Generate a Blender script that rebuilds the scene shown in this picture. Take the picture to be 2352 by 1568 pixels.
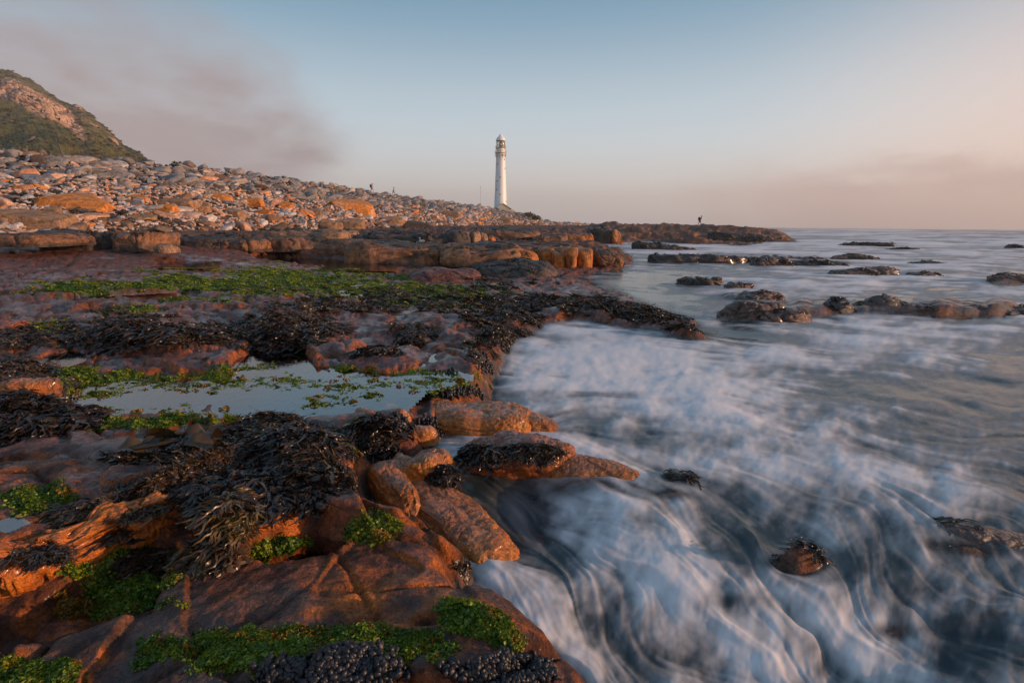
import bpy, math, random, colorsys
import numpy as np
from mathutils import Matrix, Vector

rnd = random.Random(7)
rng = np.random.default_rng(11)
f32 = np.float32
for o in list(bpy.data.objects): bpy.data.objects.remove(o)
scene = bpy.context.scene
COL = scene.collection

# ------------------------------------------------------------------ camera
CAMZ = 1.85
PITCH = math.radians(12.79)
ROLL = math.radians(0.5)
cam_d = bpy.data.cameras.new('camera')
cam_d.sensor_width = 36.0; cam_d.lens = 18.0
cam_d.clip_start = 0.05; cam_d.clip_end = 12000
cam = bpy.data.objects.new('camera', cam_d); COL.objects.link(cam)
CAM_R = Matrix.Rotation(math.pi/2 - PITCH, 3, 'X') @ Matrix.Rotation(ROLL, 3, 'Z')
cam.matrix_world = Matrix.Translation((0, 0, CAMZ)) @ CAM_R.to_4x4()
scene.camera = cam

# ------------------------------------------------------------------ sun, sky
SUN_AZ = math.radians(98)      # clockwise from the view direction (+Y), so from the right
SUN_EL = math.radians(8.0)
sun_dir = Vector((math.sin(SUN_AZ)*math.cos(SUN_EL), math.cos(SUN_AZ)*math.cos(SUN_EL), math.sin(SUN_EL)))
sun_d = bpy.data.lights.new('sun', 'SUN')
sun_d.energy = 5.0; sun_d.angle = math.radians(0.6); sun_d.color = (1.0, 0.60, 0.36)
sun = bpy.data.objects.new('sun', sun_d); COL.objects.link(sun)
sun.rotation_euler = sun_dir.to_track_quat('Z', 'Y').to_euler()
sun.location = (60, 0, 40)

world = bpy.data.worlds.new('World'); scene.world = world; world.use_nodes = True
SKY_K = 0.10
def build_world():
    nt = world.node_tree; nd = nt.nodes; lk = nt.links
    for n in list(nd): nd.remove(n)
    out = nd.new('ShaderNodeOutputWorld'); bg = nd.new('ShaderNodeBackground')
    bg.inputs['Strength'].default_value = SKY_K
    lk.new(bg.outputs[0], out.inputs[0])
    sky = nd.new('ShaderNodeTexSky'); sky.sky_type = 'NISHITA'; sky.sun_disc = False
    sky.sun_elevation = SUN_EL; sky.sun_rotation = SUN_AZ
    sky.air_density = 1.0; sky.dust_density = 1.5; sky.ozone_density = 1.5
    tc = nd.new('ShaderNodeTexCoord'); sx = nd.new('ShaderNodeSeparateXYZ')
    lk.new(tc.outputs['Generated'], sx.inputs[0])
    def m(op, a, b=None, c=None, clamp=False):
        n = nd.new('ShaderNodeMath'); n.operation = op; n.use_clamp = clamp
        for i, v in enumerate((a, b, c)):
            if v is None: continue
            if isinstance(v, (int, float)): n.inputs[i].default_value = v
            else: lk.new(v, n.inputs[i])
        return n.outputs[0]
    def ss(v, lo, hi):
        n = nd.new('ShaderNodeMapRange'); n.interpolation_type = 'SMOOTHSTEP'
        lk.new(v, n.inputs[0]); n.inputs[1].default_value = lo; n.inputs[2].default_value = hi
        return n.outputs[0]
    def mix(f, a, b):
        n = nd.new('ShaderNodeMix'); n.data_type = 'RGBA'
        if isinstance(f, (int, float)): n.inputs[0].default_value = f
        else: lk.new(f, n.inputs[0])
        for i, v in ((6, a), (7, b)):
            if isinstance(v, tuple): n.inputs[i].default_value = (*[x/SKY_K for x in v], 1)
            else: lk.new(v, n.inputs[i])
        return n.outputs[2]
    el = m('MULTIPLY', m('ARCSINE', m('MAXIMUM', m('MINIMUM', sx.outputs[2], 1.0), -1.0)), 57.2958)
    az = m('MULTIPLY', m('ARCTAN2', sx.outputs[0], sx.outputs[1]), 57.2958)
    def noise(scale, det, dist=0.0, vs=(1, 1, 3)):
        mp = nd.new('ShaderNodeMapping'); mp.inputs['Scale'].default_value = vs
        lk.new(tc.outputs['Generated'], mp.inputs[0])
        n = nd.new('ShaderNodeTexNoise'); n.inputs['Scale'].default_value = scale
        n.inputs['Detail'].default_value = det; n.inputs['Roughness'].default_value = 0.55
        n.inputs['Distortion'].default_value = dist
        lk.new(mp.outputs[0], n.inputs['Vector'])
        return m('SUBTRACT', n.outputs[0], 0.5)
    n1 = noise(2.2, 5, 0.4); n2 = noise(6, 5, 0.3); n3 = noise(3.5, 4, 0.2, (1, 1, 7)); n4 = noise(9, 6, 0.2, (1, 1, 2.2))
    # clear air: blue above, pale then mauve-grey towards the sea
    up = mix(ss(el, 20, 62), (0.135, 0.30, 0.44), (0.07, 0.18, 0.33))
    midc = mix(ss(el, 7, 23.5), (0.56, 0.67, 0.73), up)
    lowc = mix(ss(el, 1.5, 11), (0.72, 0.69, 0.645), midc)
    c = mix(ss(el, -1, 5), (0.62, 0.565, 0.56), lowc)
    c = mix(0.06, c, sky.outputs[0])
    # warm light from the low sun on the right
    r1 = m('MULTIPLY', ss(az, 18, 62), m('SUBTRACT', 1.0, ss(el, 6, 27)))
    c = mix(m('MULTIPLY', r1, 0.95), c, (0.95, 0.66, 0.53))
    r2 = m('MULTIPLY', ss(az, 30, 75), m('SUBTRACT', 1.0, ss(el, 20, 70)))
    c = mix(m('MULTIPLY', r2, 0.5), c, (0.36, 0.33, 0.36))
    # grey-mauve smoke on the left, wedge running down to the right
    azw = m('ADD', az, m('MULTIPLY', n1, 14.0)); azw = m('SUBTRACT', azw, 2.5); elw = m('ADD', el, m('MULTIPLY', n2, 6.0))
    elw = m('ADD', elw, m('MULTIPLY', n1, 9.0))
    upper = m('ADD', m('MULTIPLY', m('SUBTRACT', -14.0, azw), 0.62), 9.5)
    lower = m('ADD', m('MULTIPLY', m('SUBTRACT', -14.0, azw), -0.65), 8.6)
    w = m('MULTIPLY', ss(m('SUBTRACT', upper, elw), 0, 8.0), ss(m('SUBTRACT', elw, lower), -0.5, 4.5))
    w = m('MULTIPLY', w, ss(azw, -13, -19))
    w = m('MULTIPLY', w, m('SUBTRACT', 1.0, ss(az, -60, -110)))
    w = m('MULTIPLY', w, m('SUBTRACT', 1.0, m('MULTIPLY', ss(el, 10, 19), 0.6)))
    w = m('MULTIPLY', w, m('ADD', 0.9, m('ADD', m('MULTIPLY', n2, 1.4), m('MULTIPLY', n4, 1.2))), None, True)
    c = mix(m('MULTIPLY', w, 0.95), c, (0.355, 0.29, 0.295))
    # pale pinkish air behind the hill
    w = m('MULTIPLY', ss(m('ADD', az, m('MULTIPLY', n1, 8.0)), -18, -34), m('SUBTRACT', 1.0, ss(m('ADD', el, m('MULTIPLY', n2, 6.0)), 3, 15)))
    c = mix(m('MULTIPLY', w, 0.6), c, (0.45, 0.37, 0.35))
    # fog bank low over the sea on the right
    elf = m('ADD', m('ADD', el, m('MULTIPLY', n3, 3.0)), m('MULTIPLY', n4, 6.5))
    w = m('MULTIPLY', ss(m('ADD', az, m('MULTIPLY', n4, 22.0)), 12, 34), m('SUBTRACT', 1.0, ss(elf, 3.2, 6.4)))
    c = mix(m('MULTIPLY', w, 0.9), c, (0.50, 0.375, 0.345))
    lk.new(c, bg.inputs['Color'])
build_world()
scene.view_settings.view_transform = 'Standard'
scene.view_settings.look = 'None'
scene.view_settings.exposure = 0.2
scene.view_settings.gamma = 1.0
scene.view_settings.use_curve_mapping = False
scene.cycles.max_bounces = 5
scene.cycles.diffuse_bounces = 2
scene.cycles.glossy_bounces = 3
scene.cycles.transparent_max_bounces = 12
scene.cycles.volume_bounces = 0
scene.cycles.use_denoising = True

# ------------------------------------------------------------------ picture <-> place
PW, PH, PF = 2352.0, 1568.0, 1176.0
R3 = np.array([[CAM_R[i][j] for j in range(3)] for i in range(3)])
def ray(u, v):
    d = np.stack([(np.asarray(u, float)-PW/2)/PF, (PH/2-np.asarray(v, float))/PF, -np.ones_like(np.asarray(u, float))], -1)
    return d @ R3.T
def at_z(u, v, z=0.0):
    d = ray(u, v); t = (z-CAMZ)/d[..., 2]
    return np.stack([d[..., 0]*t, d[..., 1]*t, np.full_like(t, z)], -1)
def at_y(u, v, Y):
    d = ray(u, v); t = Y/d[..., 1]
    return np.stack([d[..., 0]*t, d[..., 1]*t, CAMZ+d[..., 2]*t], -1)
def project(X, Y, Z):
    p = np.stack([X, Y, Z-CAMZ+0*X], -1) @ R3
    w = np.minimum(p[..., 2], -1e-3)
    return PW/2 - PF*p[..., 0]/w, PH/2 + PF*p[..., 1]/w

# ------------------------------------------------------------------ noise
_T2 = rng.random((256, 256)).astype(f32)
def vn(x, y, s=0):
    x = np.asarray(x, f32)+s*17.31; y = np.asarray(y, f32)+s*9.17
    xi = np.floor(x); yi = np.floor(y); fx = x-xi; fy = y-yi
    xi = xi.astype(np.int32) & 255; yi = yi.astype(np.int32) & 255
    fx = fx*fx*(3-2*fx); fy = fy*fy*(3-2*fy); x1 = (xi+1) & 255; y1 = (yi+1) & 255
    a = _T2[yi, xi]; b = _T2[yi, x1]; c = _T2[y1, xi]; d = _T2[y1, x1]
    return (a+(b-a)*fx)*(1-fy)+(c+(d-c)*fx)*fy
def fbm(x, y, oct=4, s=0, gain=0.5):
    t = 0; a = 1; n = 0
    for i in range(oct):
        t = t+a*vn(x, y, s+i*3); n += a; a *= gain
        x, y = (x*0.8-y*0.6)*2.03, (x*0.6+y*0.8)*2.03
    return t/n-0.5
_T3 = rng.random((32, 32, 32)).astype(f32)
def vn3(p):
    pi = np.floor(p); f = p-pi; pi = pi.astype(np.int32) & 31; f = f*f*(3-2*f); q = (pi+1) & 31
    r = 0
    for i in (0, 1):
        for j in (0, 1):
            for k in (0, 1):
                w = (f[:, 0] if i else 1-f[:, 0])*(f[:, 1] if j else 1-f[:, 1])*(f[:, 2] if k else 1-f[:, 2])
                r = r+w*_T3[(q if i else pi)[:, 0], (q if j else pi)[:, 1], (q if k else pi)[:, 2]]
    return r
def fbm3(p, oct=4, gain=0.5):
    t = 0; a = 1; n = 0
    for i in range(oct):
        t = t+a*vn3(p+i*7.7); n += a; a *= gain; p = p*2.07
    return t/n-0.5
def voro(x, y, s=0):
    xi = np.floor(x); yi = np.floor(y)
    f1 = np.full(x.shape, 9., f32); f2 = f1.copy(); idv = np.zeros(x.shape, f32); dx1 = np.zeros(x.shape, f32); dy1 = dx1.copy()
    for i in (-1, 0, 1):
        for j in (-1, 0, 1):
            cx = xi+i; cy = yi+j
            a = (cx.astype(np.int32)+s*37) & 255; b = (cy.astype(np.int32)+s*11) & 255
            px = cx+0.1+0.8*_T2[b, a]; py = cy+0.1+0.8*_T2[a, b]
            ddx = x-px; ddy = y-py; d = np.sqrt(ddx*ddx+ddy*ddy)
            nr = d < f1
            f2 = np.where(nr, f1, np.minimum(f2, d)); idv = np.where(nr, _T2[(b+91) & 255, (a+53) & 255], idv)
            dx1 = np.where(nr, ddx, dx1); dy1 = np.where(nr, ddy, dy1); f1 = np.where(nr, d, f1)
    return f1, f2, idv, dx1, dy1
def sst(x, lo, hi):
    t = np.clip((x-lo)/(hi-lo), 0, 1); return t*t*(3-2*t)
def sdf(x, y, poly):
    """signed distance, positive inside"""
    x = np.asarray(x, f32); y = np.asarray(y, f32)
    d = np.full(x.shape, 1e9, f32); ins = np.zeros(x.shape, bool)
    n = len(poly)
    for i in range(n):
        ax, ay = poly[i]; bx, by = poly[(i+1) % n]
        ex, ey = bx-ax, by-ay; L = ex*ex+ey*ey+1e-9
        t = np.clip(((x-ax)*ex+(y-ay)*ey)/L, 0, 1)
        d = np.minimum(d, (x-ax-t*ex)**2+(y-ay-t*ey)**2)
        if ay != by:
            c = ((ay > y) != (by > y)) & (x < (bx-ax)*(y-ay)/(by-ay)+ax)
            ins ^= c
    d = np.sqrt(d)
    return np.where(ins, d, -d)
def blob(u, v, cx, cy, rx, ry, ang=0):
    a = math.radians(ang); c, s = math.cos(a), math.sin(a)
    x = (u-cx)*c+(v-cy)*s; y = -(u-cx)*s+(v-cy)*c
    return np.exp(-((x/rx)**2+(y/ry)**2))

# ------------------------------------------------------------------ objects
def tag(o, label=None, cat=None, group=None, kind=None):
    if label: o['label'] = label
    if cat: o['category'] = cat
    if group: o['group'] = group
    if kind: o['kind'] = kind
    return o
def mesh_np(name, V, Fq, mat=None, parent=None, col=None, wet=1.0, smooth=True, attrs=None, loc=None):
    """V (n,3); Fq (m,k) int, -1 never used"""
    V = np.asarray(V, f32); Fq = np.asarray(Fq, np.int32); k = Fq.shape[1]
    me = bpy.data.meshes.new(name)
    me.vertices.add(len(V)); me.vertices.foreach_set('co', V.ravel())
    me.loops.add(Fq.size); me.loops.foreach_set('vertex_index', Fq.ravel())
    me.polygons.add(len(Fq)); me.polygons.foreach_set('loop_start', np.arange(0, Fq.size, k, dtype=np.int32))
    me.polygons.foreach_set('use_smooth', np.full(len(Fq), smooth))
    if col is not None:
        a = me.color_attributes.new('col', 'FLOAT_COLOR', 'POINT')
        c = np.ones((len(V), 4), f32); c[:, 3] = wet; c[:, :3] = np.clip(col, 0, 1); a.data.foreach_set('color', c.ravel())
    for n, d in (attrs or {}).items():
        a = me.attributes.new(n, 'FLOAT', 'POINT'); a.data.foreach_set('value', np.asarray(d, f32))
    me.update(calc_edges=True); me.validate()
    if mat: me.materials.append(mat)
    o = bpy.data.objects.new(name, me); COL.objects.link(o)
    if parent: o.parent = parent
    if loc is not None: o.location = loc
    return o
def empty(name, loc, rz=0):
    o = bpy.data.objects.new(name, None); COL.objects.link(o); o.location = loc; o.rotation_euler = (0, 0, rz)
    o.empty_display_size = 0.2
    return o
def grid_faces(nr, nc, keep=None, wrap=False):
    i = np.arange(nr-1)[:, None]; j = np.arange(nc if wrap else nc-1)[None, :]
    j2 = (j+1) % nc
    Fq = np.stack([i*nc+j, i*nc+j2, (i+1)*nc+j2, (i+1)*nc+j], -1).reshape(-1, 4)
    if keep is not None: Fq = Fq[keep[Fq].any(1)]
    return Fq
def compact(V, Fq, *arr):
    used = np.zeros(len(V), bool); used[Fq.ravel()] = True
    idx = np.cumsum(used)-1
    return (V[used], idx[Fq])+tuple(a[used] for a in arr)

# ------------------------------------------------------------------ materials
def new_mat(name):
    m = bpy.data.materials.new(name); m.use_nodes = True
    nt = m.node_tree; p = nt.nodes['Principled BSDF']
    return m, nt, p
def nnode(nt, scale, det=4, rough=0.6, vs=None, coord='Object'):
    tc = nt.nodes.new('ShaderNodeTexCoord'); n = nt.nodes.new('ShaderNodeTexNoise')
    n.inputs['Scale'].default_value = scale; n.inputs['Detail'].default_value = det; n.inputs['Roughness'].default_value = rough
    if vs:
        mp = nt.nodes.new('ShaderNodeMapping'); mp.inputs['Scale'].default_value = vs
        nt.links.new(tc.outputs[coord], mp.inputs[0]); nt.links.new(mp.outputs[0], n.inputs['Vector'])
    else: nt.links.new(tc.outputs[coord], n.inputs['Vector'])
    return n
def ramp(nt, src, stops):
    r = nt.nodes.new('ShaderNodeValToRGB'); e = r.color_ramp.elements
    while len(e) < len(stops): e.new(0.5)
    for i, (p, c) in enumerate(stops):
        e[i].position = p; e[i].color = (*c, 1) if len(c) == 3 else c
    nt.links.new(src, r.inputs[0]); return r
def mrange(nt, src, a, b, c, d):
    n = nt.nodes.new('ShaderNodeMapRange'); nt.links.new(src, n.inputs[0])
    for i, v in enumerate((a, b, c, d)): n.inputs[i+1].default_value = v
    return n.outputs[0]
def mixc(nt, f, a, b, bt='MIX'):
    n = nt.nodes.new('ShaderNodeMix'); n.data_type = 'RGBA'; n.blend_type = bt
    for i, v in ((0, f), (6, a), (7, b)):
        if isinstance(v, (int, float)): n.inputs[i].default_value = v
        elif isinstance(v, tuple): n.inputs[i].default_value = (*v, 1)
        else: nt.links.new(v, n.inputs[i])
    return n.outputs[2]
def bump(nt, p, src, dist, strength=1.0, prev=None):
    b = nt.nodes.new('ShaderNodeBump'); b.inputs['Distance'].default_value = dist; b.inputs['Strength'].default_value = strength
    nt.links.new(src, b.inputs['Height'])
    if prev: nt.links.new(prev, b.inputs['Normal'])
    nt.links.new(b.outputs[0], p.inputs['Normal']); return b.outputs[0]

def rock_material(name, r0=0.25, r1=0.6, s=1.0, bd=0.012, coat=0.0):
    """vertex colour is the stone's own colour, noise adds grain; wet film varies the gloss"""
    m, nt, p = new_mat(name)
    a = nt.nodes.new('ShaderNodeAttribute'); a.attribute_name = 'col'
    n1 = nnode(nt, 9*s, 6, 0.65); n2 = nnode(nt, 55*s, 3, 0.7); n3 = nnode(nt, 2.1*s, 5, 0.6)
    g = mrange(nt, n1.outputs[0], 0.3, 0.7, 0.35, 1.7)
    c1 = mixc(nt, 1.0, a.outputs[0], g, 'MULTIPLY')
    g2 = mrange(nt, n2.outputs[0], 0.3, 0.7, 0.45, 1.6)
    c2 = mixc(nt, 1.0, c1, g2, 'MULTIPLY')
    nt.links.new(c2, p.inputs['Base Color'])
    wn = nt.nodes.new('ShaderNodeMath'); wn.operation = 'MULTIPLY'; wn.inputs[1].default_value = r0-.85; nt.links.new(a.outputs['Alpha'], wn.inputs[0])
    wa = nt.nodes.new('ShaderNodeMath'); wa.operation = 'ADD'; wa.inputs[1].default_value = .85; nt.links.new(wn.outputs[0], wa.inputs[0])
    wb = nt.nodes.new('ShaderNodeMath'); wb.operation = 'ADD'; nt.links.new(wa.outputs[0], wb.inputs[0]); nt.links.new(mrange(nt, n3.outputs[0], 0.35, 0.65, 0, r1-r0), wb.inputs[1])
    nt.links.new(wb.outputs[0], p.inputs['Roughness'])
    p.inputs['Specular IOR Level'].default_value = 0.5
    cw = nt.nodes.new('ShaderNodeMath'); cw.operation = 'MULTIPLY'; nt.links.new(a.outputs['Alpha'], cw.inputs[0]); nt.links.new(mrange(nt, n3.outputs[0], 0.42, 0.60, coat, 0.0), cw.inputs[1])
    nt.links.new(cw.outputs[0], p.inputs['Coat Weight']); p.inputs['Coat Roughness'].default_value = .16
    v = bump(nt, p, n1.outputs[0], bd*1.6, 0.9)
    bump(nt, p, n2.outputs[0], bd*0.5, 0.8, v)
    return m
M_ROCKWET = rock_material('wet_sandstone', 0.25, 0.55, 1.3, 0.024, .6)
M_ROCKFAR = rock_material('ledge_sandstone', 0.45, 0.8, 0.35, 0.05)
M_ROCKNEAR = rock_material('near_sandstone', 0.25, 0.5, 2.6, 0.012, .5)

def stone_material(name, stops, rough=0.8):
    m, nt, p = new_mat(name)
    oi = nt.nodes.new('ShaderNodeObjectInfo')
    r = ramp(nt, oi.outputs['Random'], stops)
    n1 = nnode(nt, 1.6, 5, 0.65); n2 = nnode(nt, 7, 4, 0.65)
    c = mixc(nt, 1.0, r.outputs[0], mrange(nt, n1.outputs[0], 0.3, 0.7, 0.6, 1.4), 'MULTIPLY')
    c = mixc(nt, 1.0, c, mrange(nt, n2.outputs[0], 0.3, 0.7, 0.7, 1.3), 'MULTIPLY')
    nt.links.new(c, p.inputs['Base Color']); p.inputs['Roughness'].default_value = rough
    bump(nt, p, n2.outputs[0], 0.06, 0.8)
    return m
GREY = [(0.0, (.13, .118, .112)), (0.3, (.23, .205, .195)), (0.55, (.31, .25, .215)), (0.8, (.18, .185, .20)), (1.0, (.42, .36, .32))]
PEACH = [(0.0, (.58, .25, .13)), (0.3, (.52, .36, .28)), (0.5, (.60, .50, .44)), (0.75, (.62, .29, .13)), (1.0, (.44, .31, .25))]
WHITE = [(0.0, (.42, .37, .34)), (0.5, (.55, .49, .45)), (1.0, (.34, .32, .32))]
BROWN = [(0.0, (.16, .085, .05)), (0.5, (.24, .13, .075)), (1.0, (.13, .09, .065))]
ORANGE = [(0.0, (.55, .17, .03)), (0.5, (.60, .22, .05)), (1.0, (.48, .15, .035))]
M_GREY = stone_material('grey_stone', GREY); M_PEACH = stone_material('peach_stone', PEACH)
M_WHITE = stone_material('white_cobble', WHITE, 0.7); M_BROWN = stone_material('brown_stone', BROWN)
M_ORANGE = stone_material('orange_lichen_stone', ORANGE)

def simple(name, c, rough=0.6, metal=0.0, var=0.15, sc=6.0, bd=0.0):
    m, nt, p = new_mat(name)
    n = nnode(nt, sc, 4)
    nt.links.new(mixc(nt, 1.0, c, mrange(nt, n.outputs[0], 0.3, 0.7, 1-var, 1+var), 'MULTIPLY'), p.inputs['Base Color'])
    p.inputs['Roughness'].default_value = rough; p.inputs['Metallic'].default_value = metal
    if bd: bump(nt, p, n.outputs[0], bd)
    return m
def leaf_mat(name, stops, rough=0.35, trans=0.0):
    m, nt, p = new_mat(name)
    oi = nt.nodes.new('ShaderNodeObjectInfo')
    n = nnode(nt, 9.0, 3)
    s = nt.nodes.new('ShaderNodeMath'); s.operation = 'MULTIPLY_ADD'; nt.links.new(oi.outputs['Random'], s.inputs[0]); s.inputs[1].default_value = .6
    nt.links.new(mrange(nt, n.outputs[0], 0.3, 0.7, -0.2, 0.6), s.inputs[2])
    r = ramp(nt, s.outputs[0], stops)
    nt.links.new(r.outputs[0], p.inputs['Base Color']); p.inputs['Roughness'].default_value = rough
    if trans:
        p.inputs['Subsurface Weight'].default_value = 0
        tr = nt.nodes.new('ShaderNodeBsdfTranslucent'); nt.links.new(r.outputs[0], tr.inputs[0])
        mx = nt.nodes.new('ShaderNodeMixShader'); mx.inputs[0].default_value = trans
        nt.links.new(p.outputs[0], mx.inputs[1]); nt.links.new(tr.outputs[0], mx.inputs[2])
        nt.links.new(mx.outputs[0], nt.nodes['Material Output'].inputs[0])
    return m
M_WEED = leaf_mat('dark_seaweed', [(0.0, (.012, .009, .010)), (0.4, (.042, .027, .018)), (0.75, (.080, .048, .024)), (1.0, (.14, .09, .03))], 0.33)
M_ALGA = leaf_mat('green_algae', [(0.0, (.012, .050, .012)), (0.3, (.05, .13, .012)), (0.55, (.17, .26, .014)), (0.85, (.36, .38, .02)), (1.0, (.26, .19, .02))], 0.4, 0.35)
M_OLIVE = leaf_mat('olive_weed', [(0.0, (.10, .05, .01)), (0.5, (.26, .14, .015)), (1.0, (.40, .22, .02))], 0.35, 0.3)
M_MUSSEL = leaf_mat('mussel_shell', [(0.0, (.006, .006, .009)), (0.6, (.014, .013, .018)), (0.9, (.045, .035, .032)), (1.0, (.13, .10, .09))], 0.45)
M_KELP = leaf_mat('kelp_blade', [(0.0, (.020, .013, .008)), (0.6, (.045, .028, .012)), (1.0, (.08, .05, .018))], 0.16, 0.06)

# ------------------------------------------------------------------ the shore as a height function
def qof(p): return p[..., 0]/p[..., 1]
_b = [(-500, 575, 17), (-300, 560, 19), (0, 545, 23), (200, 538, 26), (420, 531, 31), (700, 528, 46), (900, 523, 66), (1100, 519, 110), (1290, 517, 240), (1420, 519, 290)]
_c = [(-500, 330, 38), (-300, 340, 41), (0, 364, 45), (150, 366, 47), (360, 384, 52), (500, 394, 60), (650, 412, 75), (800, 434, 95), (1000, 465, 140), (1100, 477, 175), (1190, 490, 215), (1270, 513, 265), (1420, 518, 300)]
_bp = np.array([at_y(*t) for t in _b]); _cp = np.array([at_y(*t) for t in _c])
_bq, _cq = qof(_bp), qof(_cp)
def bank(q):
    return (np.interp(q, _bq, _bp[:, 1]), np.interp(q, _bq, _bp[:, 2]), np.interp(q, _cq, _cp[:, 1]), np.interp(q, _cq, _cp[:, 2]))
def w2(pts, z=0.0):
    p = at_z(np.array([a for a, b in pts], float), np.array([b for a, b in pts], float), z)
    return [(float(a), float(b)) for a, b, _ in p]
COAST = w2([(1420, 1900), (1330, 1640), (1250, 1510), (1180, 1440), (1090, 1370), (1000, 1262), (930, 1200), (868, 1158), (800, 1085), (845, 1060), (930, 1045), (960, 1005), (1000, 958), (1105, 925), (1110, 880), (1150, 830), (1165, 790), (1240, 745),
            (1350, 738), (1480, 752), (1600, 775), (1575, 742), (1500, 714), (1440, 692), (1395, 668), (1365, 650), (1330, 632), (1400, 622), (1432, 612), (1405, 592), (1375, 572), (1260, 566), (1330, 561),
            (1430, 557), (1480, 551), (1560, 557), (1690, 562), (1815, 556), (1790, 549), (1755, 542)]) + [(60, 130), (62, 200), (55, 300), (-10, 420), (-700, 420), (-700, -6), (2, -6)]
TERRACE = [(-600, 1480), (0, 1300), (200, 1205), (330, 1140), (400, 1118), (470, 1165), (520, 1215), (620, 1160), (700, 1135), (860, 1160), (800, 1085), (770, 1040), (770, 990), (700, 935), (620, 940), (560, 965), (400, 985), (100, 1010), (-600, 1080)]
POOLS = [  # outline in the reference picture, level, name
    ([(135, 930), (165, 890), (240, 868), (400, 858), (520, 862), (545, 815), (600, 792), (700, 800), (735, 838), (830, 850), (960, 853), (1105, 850), (1150, 872), (1125, 912), (1010, 922), (930, 940), (800, 950), (700, 965), (600, 960), (500, 975), (350, 962), (210, 962), (150, 955)], 0.245),
    ([(560, 596), (640, 588), (760, 592), (850, 606), (905, 616), (830, 617), (700, 612), (590, 606)], 0.22),
    ([(-60, 668), (60, 661), (200, 663), (360, 658), (400, 664), (250, 672), (100, 676), (-60, 678)], 0.46),
    ([(330, 604), (420, 598), (500, 600), (480, 608), (380, 611)], 0.55),
    ([(730, 668), (800, 664), (860, 682), (780, 692)], 0.20),
    ([(800, 640), (880, 643), (870, 652), (810, 650)], 0.22),
    ([(60, 836), (110, 812), (185, 806), (190, 822), (120, 845)], 0.40),
    ([(-60, 1195), (30, 1188), (62, 1205), (20, 1225), (-80, 1230)], 0.46),
    ([(560, 1290), (700, 1245), (790, 1240), (800, 1260), (700, 1290), (620, 1300)], 0.335),
]
def land_base(q, Y):
    kY = np.array([0.5, 6, 10, 15, 20, 24.0, 27, 45, 100])
    prof = {-1.3: [.36, .38, .5, .9, 1.25, 1.6, 1.9, 2.4, 3], -0.75: [.32, .34, .42, .62, 1.0, 1.35, 1.5, 1.6, 1.8],
            -0.3: [.30, .27, .26, .25, .24, .35, .75, 1.4, 1.7], 0.0: [.30, .26, .2, .16, .14, .2, .62, 1.2, 1.75], 0.3: [.3, .22, .13, .1, .08, .06, .4, .9, 1.6], 1.3: [.2, .2, .1, .1, .05, .05, .3, .8, 1.6]}
    ks = sorted(prof); cols = [np.interp(Y, kY, prof[k]) for k in ks]
    out = cols[0].copy()
    for i in range(len(ks)-1):
        t = np.clip((q-ks[i])/(ks[i+1]-ks[i]), 0, 1); out = np.where(q > ks[i], cols[i]*(1-t)+cols[i+1]*t, out)
    return out
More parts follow.
